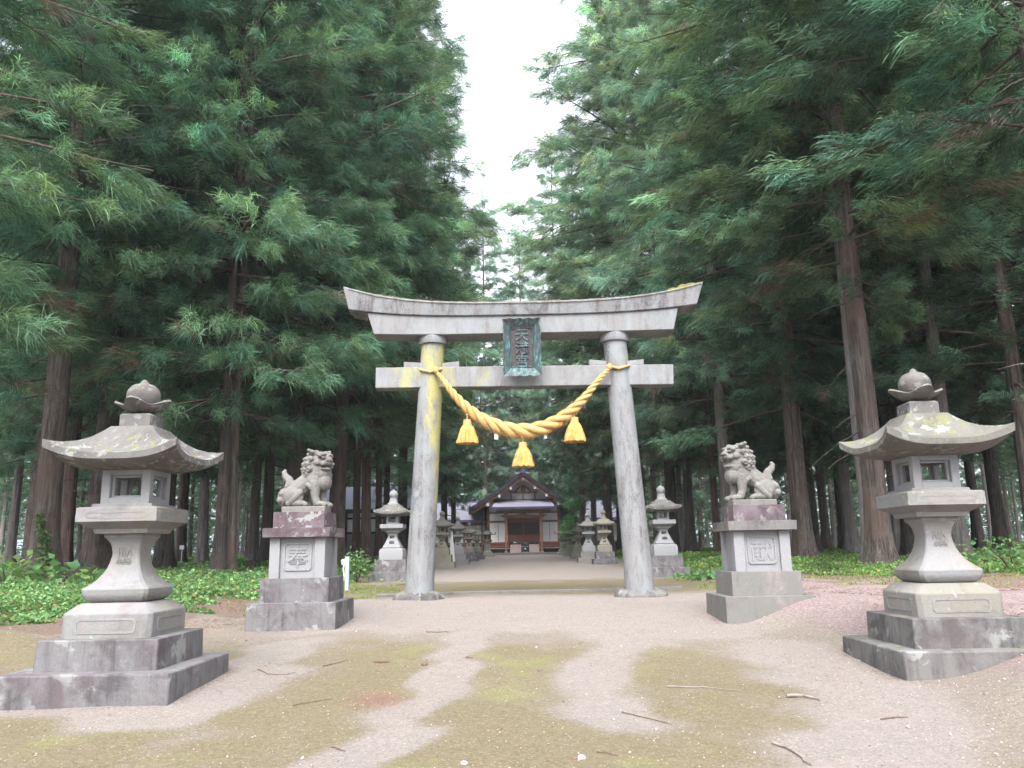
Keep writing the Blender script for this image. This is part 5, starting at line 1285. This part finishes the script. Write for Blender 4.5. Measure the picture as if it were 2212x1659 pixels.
t1 = N(82, 1250, 18.6, .66, 'brown', 'sA', 'big brown cedar with ivy at its foot, left of the left stone lantern', 1.05, 1.0, 1.0)
N(134, 1240, 24, .48, 'red', 'sB', 'reddish-brown cedar trunk just behind the ivy-clad cedar')
N(208, 1240, 22, .78, 'dark', 'sA', 'very thick dark cedar trunk behind the post of the left stone lantern', 1.05)
N(352, 1238, 24, .52, 'dark', 'sB', 'dark cedar trunk just right of the left stone lantern post')
N(392, 1215, 34, .38, 'dark', 'sA', 'slim dark cedar by the small white notice board')
N(432, 1216, 32, .46, 'light', 'fA', 'pale grey slender cedar trunk standing out between the left lantern and left lion-dog', 1.05)
N(470, 1240, 20.5, .34, 'dark', 'sA', 'left stem of the paired dark cedars between lantern and left lion-dog')
N(490, 1240, 20.9, .33, 'brown', 'sB', 'right stem of the paired dark cedars between lantern and left lion-dog', 1, .9)
N(546, 1215, 34, .48, 'grey', 'sB', 'grey cedar trunk behind the black stump')
N(628, 1235, 25, .68, 'dark', 'sA', 'thick dark cedar trunk rising behind the closed-mouth lion-dog', 1.2, 1.1)
N(728, 1230, 26, .62, 'dark', 'sB', 'thick dark cedar trunk just right of the closed-mouth lion-dog', 1.2, 1.05)
N(768, 1222, 31, .34, 'red', 'sA', 'slim reddish cedar right of the thick dark trunk by the grey post')
N(789, 1220, 30, .42, 'red', 'sB', 'reddish cedar trunk left of the white lantern by the left gate column', 1.2, 1.05)
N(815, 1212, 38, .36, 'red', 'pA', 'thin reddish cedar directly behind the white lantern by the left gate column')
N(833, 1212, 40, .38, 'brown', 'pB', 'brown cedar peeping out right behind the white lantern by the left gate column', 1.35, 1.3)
N(868, 1210, 43, .60, 'dark', 'sA', 'dark cedar trunk left of the left gate column, behind the lantern roof', 1.4, 1.25)
N(960, 1200, 47, .46, 'dark', 'hA', 'dark cedar trunk inside the gate beside the left gate column', 0.95, 0.6)
N(980, 1200, 52, .40, 'dark', 'hB', 'second dark cedar trunk inside the gate, left of the side hall roof', 0.95, 0.6)
N(18, 1225, 36, .46, 'grey', 'fA', 'pale grey cedar trunk at the far left edge')
N(62, 1225, 30, .50, 'dark', 'sB', 'dark cedar trunk left of the ivy-clad cedar near the left edge')
N(-330, 1280, 13.5, .50, 'brown', 'sB', 'cedar whose bright branches hang in from the left edge', .95, 1.0)
N(300, 1225, 30, .55, 'dark', 'sA', 'dark cedar trunk hidden behind the left stone lantern firebox')
N(572, 1220, 29, .45, 'dark', 'sA', 'dark cedar trunk just left of the closed-mouth lion-dog pedestal')
N(690, 1220, 38, .42, 'grey', 'fA', 'grey cedar trunk between the two thick trunks at the left lion-dog')
# right side
N(1740, 1215, 24, .64, 'brown', 'hA', 'stout brown cedar trunk right of the open-mouth lion-dog, standing in bright grass', 1.05)
N(1905, 1228, 16.8, .54, 'brown', 'hB', 'large brown cedar with flaking bark left of the right stone lantern', 1.05, 1.05, .8)
N(1884, 1226, 17.8, .30, 'light', 'hA', 'slim pale cedar stem against the large brown cedar left of the right lantern', 1, .8, 1.0)
N(1840, 1192, 31, .46, 'light', 'hB', 'whitish peeling cedar trunk left of the large brown cedar', 1.05)
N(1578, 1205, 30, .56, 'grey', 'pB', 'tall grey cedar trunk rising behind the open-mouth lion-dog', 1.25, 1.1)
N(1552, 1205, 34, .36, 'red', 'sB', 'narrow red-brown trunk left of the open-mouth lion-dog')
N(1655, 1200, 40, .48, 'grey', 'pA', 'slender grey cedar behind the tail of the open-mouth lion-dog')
N(1763, 1200, 35, .44, 'dark', 'hB', 'dark cedar right of the stout brown cedar near the right lion-dog')
N(1788, 1200, 38, .46, 'brown', 'sA', 'brown cedar between the stout brown cedar and the whitish trunk')
N(1822, 1200, 41, .38, 'dark', 'hA', 'thin dark cedar left of the whitish peeling trunk')
N(1948, 1215, 28, .42, 'light', 'hA', 'pale trunk showing just left of the right lantern post')
N(1975, 1215, 26, .58, 'dark', 'hB', 'dark cedar trunk directly behind the right stone lantern finial', 1.05)
N(2075, 1215, 22, .46, 'grey', 'hA', 'grey cedar trunk right of the right stone lantern finial', 1.05, 1, .6)
N(2120, 1215, 32, .44, 'dark', 'hB', 'dark thin cedar right of the right stone lantern platform')
N(2170, 1215, 27, .50, 'dark', 'hA', 'dark cedar near the right edge behind the lantern eave')
N(2420, 1250, 11.5, .46, 'grey', 'hB', 'near grey cedar at the right edge with bare hanging branches', 1, 1.1, 1.2)
N(2250, 1225, 21, .50, 'brown', 'hA', 'cedar whose boughs fill the upper right corner', 1.05, 1.1)
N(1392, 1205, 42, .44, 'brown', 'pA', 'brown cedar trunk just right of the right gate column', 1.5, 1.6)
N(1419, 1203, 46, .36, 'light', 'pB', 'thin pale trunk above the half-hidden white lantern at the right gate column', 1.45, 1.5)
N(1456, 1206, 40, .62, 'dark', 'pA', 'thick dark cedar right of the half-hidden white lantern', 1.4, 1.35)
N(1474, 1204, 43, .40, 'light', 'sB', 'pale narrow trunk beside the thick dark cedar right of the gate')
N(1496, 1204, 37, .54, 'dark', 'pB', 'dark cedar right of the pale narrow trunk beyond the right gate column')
N(1262, 1199, 50, .50, 'red', 'sA', 'reddish-brown cedar inside the gate right of the young fir', 0.95, 0.6)
N(1286, 1199, 52, .46, 'grey', 'sB', 'grey cedar beside the reddish one inside the gate', 0.9, 0.6)
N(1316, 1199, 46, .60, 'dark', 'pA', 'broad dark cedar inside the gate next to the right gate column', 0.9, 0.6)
N(1340, 1199, 55, .45, 'dark', 'hB', 'dark cedar behind the right gate column inside the gate', 0.9, 0.65)

for x, y, hs_, lb in ((3.6, 75.5, 1.55, 'tallest cedar in the wood behind the worship hall, right of its ridge'), (-3.4, 77, 1.35, 'tall cedar in the wood behind the worship hall, left of its ridge'), (.2, 79, 1.25, 'tall cedar straight behind the ridge of the worship hall')):
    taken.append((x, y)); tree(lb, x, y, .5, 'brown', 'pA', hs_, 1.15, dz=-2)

# ivy climbing the big cedar
ivp = t1.location; g2 = np.random.default_rng(5); n = 420
h = 1.5 * g2.uniform(0, 1, n) ** 1.3; a = -1.05 + .25 * np.sin(h * 3) + g2.normal(0, .22, n) * (1.3 - .6 * h); rr = .36 * (1 + .75 * np.exp(-h / .42)) + .03
V, T, tt = leaves('ivy', np.stack([ivp.x + rr * np.cos(a), ivp.y + rr * np.sin(a), ivp.z + h], 1), .10, .1, g2)
o = link(bpy.data.objects.new('ivy_vine', soup('ivy_vine', V, T, tt * .75, (M_cover,)))); props(o, 'green ivy climbing the foot of the big brown cedar at left', 'ivy')

# the rest of the grove
fr = random.Random(42); cand = []
def ok(x, y, d):
    if abs(x - .09) < (6.6 if y < 72 else 0): return False
    if -17 < x < -4.8 and 43.5 < y < 54: return False
    if -17 < x < 17 and 49 < y < 76: return False
    if x < 0 and y < 25 and x > -8: return False
    if abs(x) < 13 and 37 < y < 50: return False
    return all((x - a) ** 2 + (y - b) ** 2 > d * d for a, b in taken)
for tries in range(9000):
    if len(cand) >= 172: break
    y = 19 + 92 * fr.random() ** .8; x = fr.uniform(-1, 1) * (.64 * y + 6)
    if ok(x, y, 3.1 if y < 60 else 4.0): cand.append((x, y)); taken.append((x, y))
for (x0, x1, y0, y1, num, d) in ((-22, 22, 78, 104, 42, 3.0), (-75, -22, 92, 118, 11, 3.6), (22, 75, 92, 118, 11, 3.6)):
    got = 0
    for tries in range(2000):
        if got >= num: break
        x, y = fr.uniform(x0, x1), fr.uniform(y0, y1)
        if ok(x, y, d): cand.append((x, y)); taken.append((x, y)); got += 1
tones = ['dark', 'dark', 'brown', 'brown', 'red', 'grey', 'grey', 'light']
for x, y in cand:
    far = y > 34
    cr_ = fr.choice(['fA', 'fB', 'fC', 'fC', 'fC'] if y < 76 else ['fB', 'fB', 'fA']) if far else fr.choice(['sA', 'sB', 'fA'] if x < 0 else ['hA', 'hB', 'sB', 'fB'])
    where = 'behind the hall' if y > 72 and abs(x) < 14 else ('left of the path' if x < 0 else 'right of the path')
    tn = fr.choice(tones)
    lab = {'behind the hall': 'tall slim cedar in the wood behind the worship hall', 'left of the path': 'slim cedar deep in the wood left of the path, behind the named front trunks', 'right of the path': 'slim cedar deep in the wood right of the path, behind the named front trunks'}[where].replace('named ', '')
    tree(lab, x, y, fr.uniform(.26, .44), tn, cr_, fr.uniform(.85, 1.08), fr.uniform(.7, .95), group='cedars in the wood ' + where, dz=fr.uniform(-2, .8) if y < 76 else fr.uniform(-3.2, -2))

# the wood beyond, too far and dense to tell its trees apart
gf = np.random.default_rng(31); nf = 70000; fx = gf.uniform(-100, 100, nf); fy = gf.uniform(112, 126, nf); fz = 15 * gf.uniform(0, 1, nf) ** 1.25
kp = np.array([mnoise.noise((x * .16, z * .28, 3)) + .4 * mnoise.noise((x * .6, z * .6, 7)) for x, z in zip(fx, fz)]) > -.22 + .03 * fz - .1
fx, fy, fz = fx[kp], fy[kp], fz[kp]
V, T = blades(np.stack([fx, fy, height(fx, fy) + fz], 1), unit(gf.normal(size=(len(fx), 3)) * np.array([1, 1, .5])), gf.uniform(.5, 1.2, len(fx)), gf.uniform(.06, .13, len(fx)), gf.uniform(.3, 1, len(fx)), gf)
o = props(link(bpy.data.objects.new('far_wood', soup('far_wood', V, T, np.repeat(np.exp(gf.normal(0, .3, (len(fx), 1))) * np.ones((1, 3)), 5, 0), (M_hinoki,)))), kind='stuff'); o['label'] = 'far-off green wood behind the trunks'

# ------------------------------------------------------------------ SKY, SUN, CAMERA
EL, AZ = R(52), R(184)     # soft light from behind the camera, high
w = bpy.data.worlds.new('World'); scene.world = w; w.use_nodes = True
nt = w.node_tree; bg = nt.nodes['Background']
sk = nt.nodes.new('ShaderNodeTexSky'); sk.sky_type = 'NISHITA'; sk.sun_disc = False; sk.sun_elevation = EL; sk.sun_rotation = AZ; sk.air_density = .8; sk.dust_density = 10.0; sk.ozone_density = 1.0
hsv = nt.nodes.new('ShaderNodeHueSaturation'); hsv.inputs['Saturation'].default_value = .15
nt.links.new(sk.outputs[0], hsv.inputs['Color']); ov = nt.nodes.new('ShaderNodeMix'); ov.data_type = 'RGBA'; ov.inputs[0].default_value = .62; ov.inputs[7].default_value = (2.45, 2.64, 3.0, 1)   # thin even cloud over the clear sky
nt.links.new(hsv.outputs[0], ov.inputs[6]); nt.links.new(ov.outputs[2], bg.inputs['Color']); bg.inputs['Strength'].default_value = .15
su = bpy.data.lights.new('sun', 'SUN'); su.energy = .8; su.angle = R(40); su.color = (1, .985, .98)
so = bpy.data.objects.new('sun', su); link(so)
sd = Vector((math.sin(AZ) * math.cos(EL), math.cos(AZ) * math.cos(EL), math.sin(EL)))
so.rotation_euler = (-sd).to_track_quat('-Z', 'Y').to_euler(); so.location = (0, -10, 40)

cam = bpy.data.cameras.new('camera'); cam.sensor_width = 36; cam.lens = 36 * F_ / 2212; cam.clip_start = .05; cam.clip_end = 2000
co = bpy.data.objects.new('camera', cam); link(co); scene.camera = co
cs, sn = math.cos(RHO), math.sin(RHO)
fw = ray(1106, 829.5).normalized(); rt = (ray(1106 + 1000, 829.5) - ray(1106, 829.5)).normalized(); up = (ray(1106, 829.5 - 1000) - ray(1106, 829.5)).normalized()
co.matrix_world = Matrix.Translation((0, 0, EYE)) @ Matrix((rt, up, -fw)).transposed().to_4x4()
vs_ = scene.view_settings; vs_.view_transform = 'Standard'; vs_.look = 'None'; vs_.gamma = 1; vs_.use_curve_mapping = False; vs_.exposure = 2.5
cy = scene.cycles; cy.max_bounces = 6; cy.diffuse_bounces = 3; cy.glossy_bounces = 2; cy.transmission_bounces = 3; cy.transparent_max_bounces = 4


# thin haze volume, added to lighten and cool the darks among the trees
bm = BM(); box(bm, -95, 95, -14, 135, -3, 55)
hm = bpy.data.materials.new('haze'); hm.use_nodes = True; hn = hm.node_tree; hn.nodes.remove(hn.nodes['Principled BSDF'])
pv = hn.nodes.new('ShaderNodeVolumePrincipled'); pv.inputs['Color'].default_value = (.92, .96, 1, 1); pv.inputs['Density'].default_value = .0004
hn.links.new(pv.outputs[0], hn.nodes['Material Output'].inputs['Volume'])
props(obj('haze', bm, hm, smooth=None), kind='stuff')['label'] = 'thin pale haze added to lighten the dark gaps among the trees'
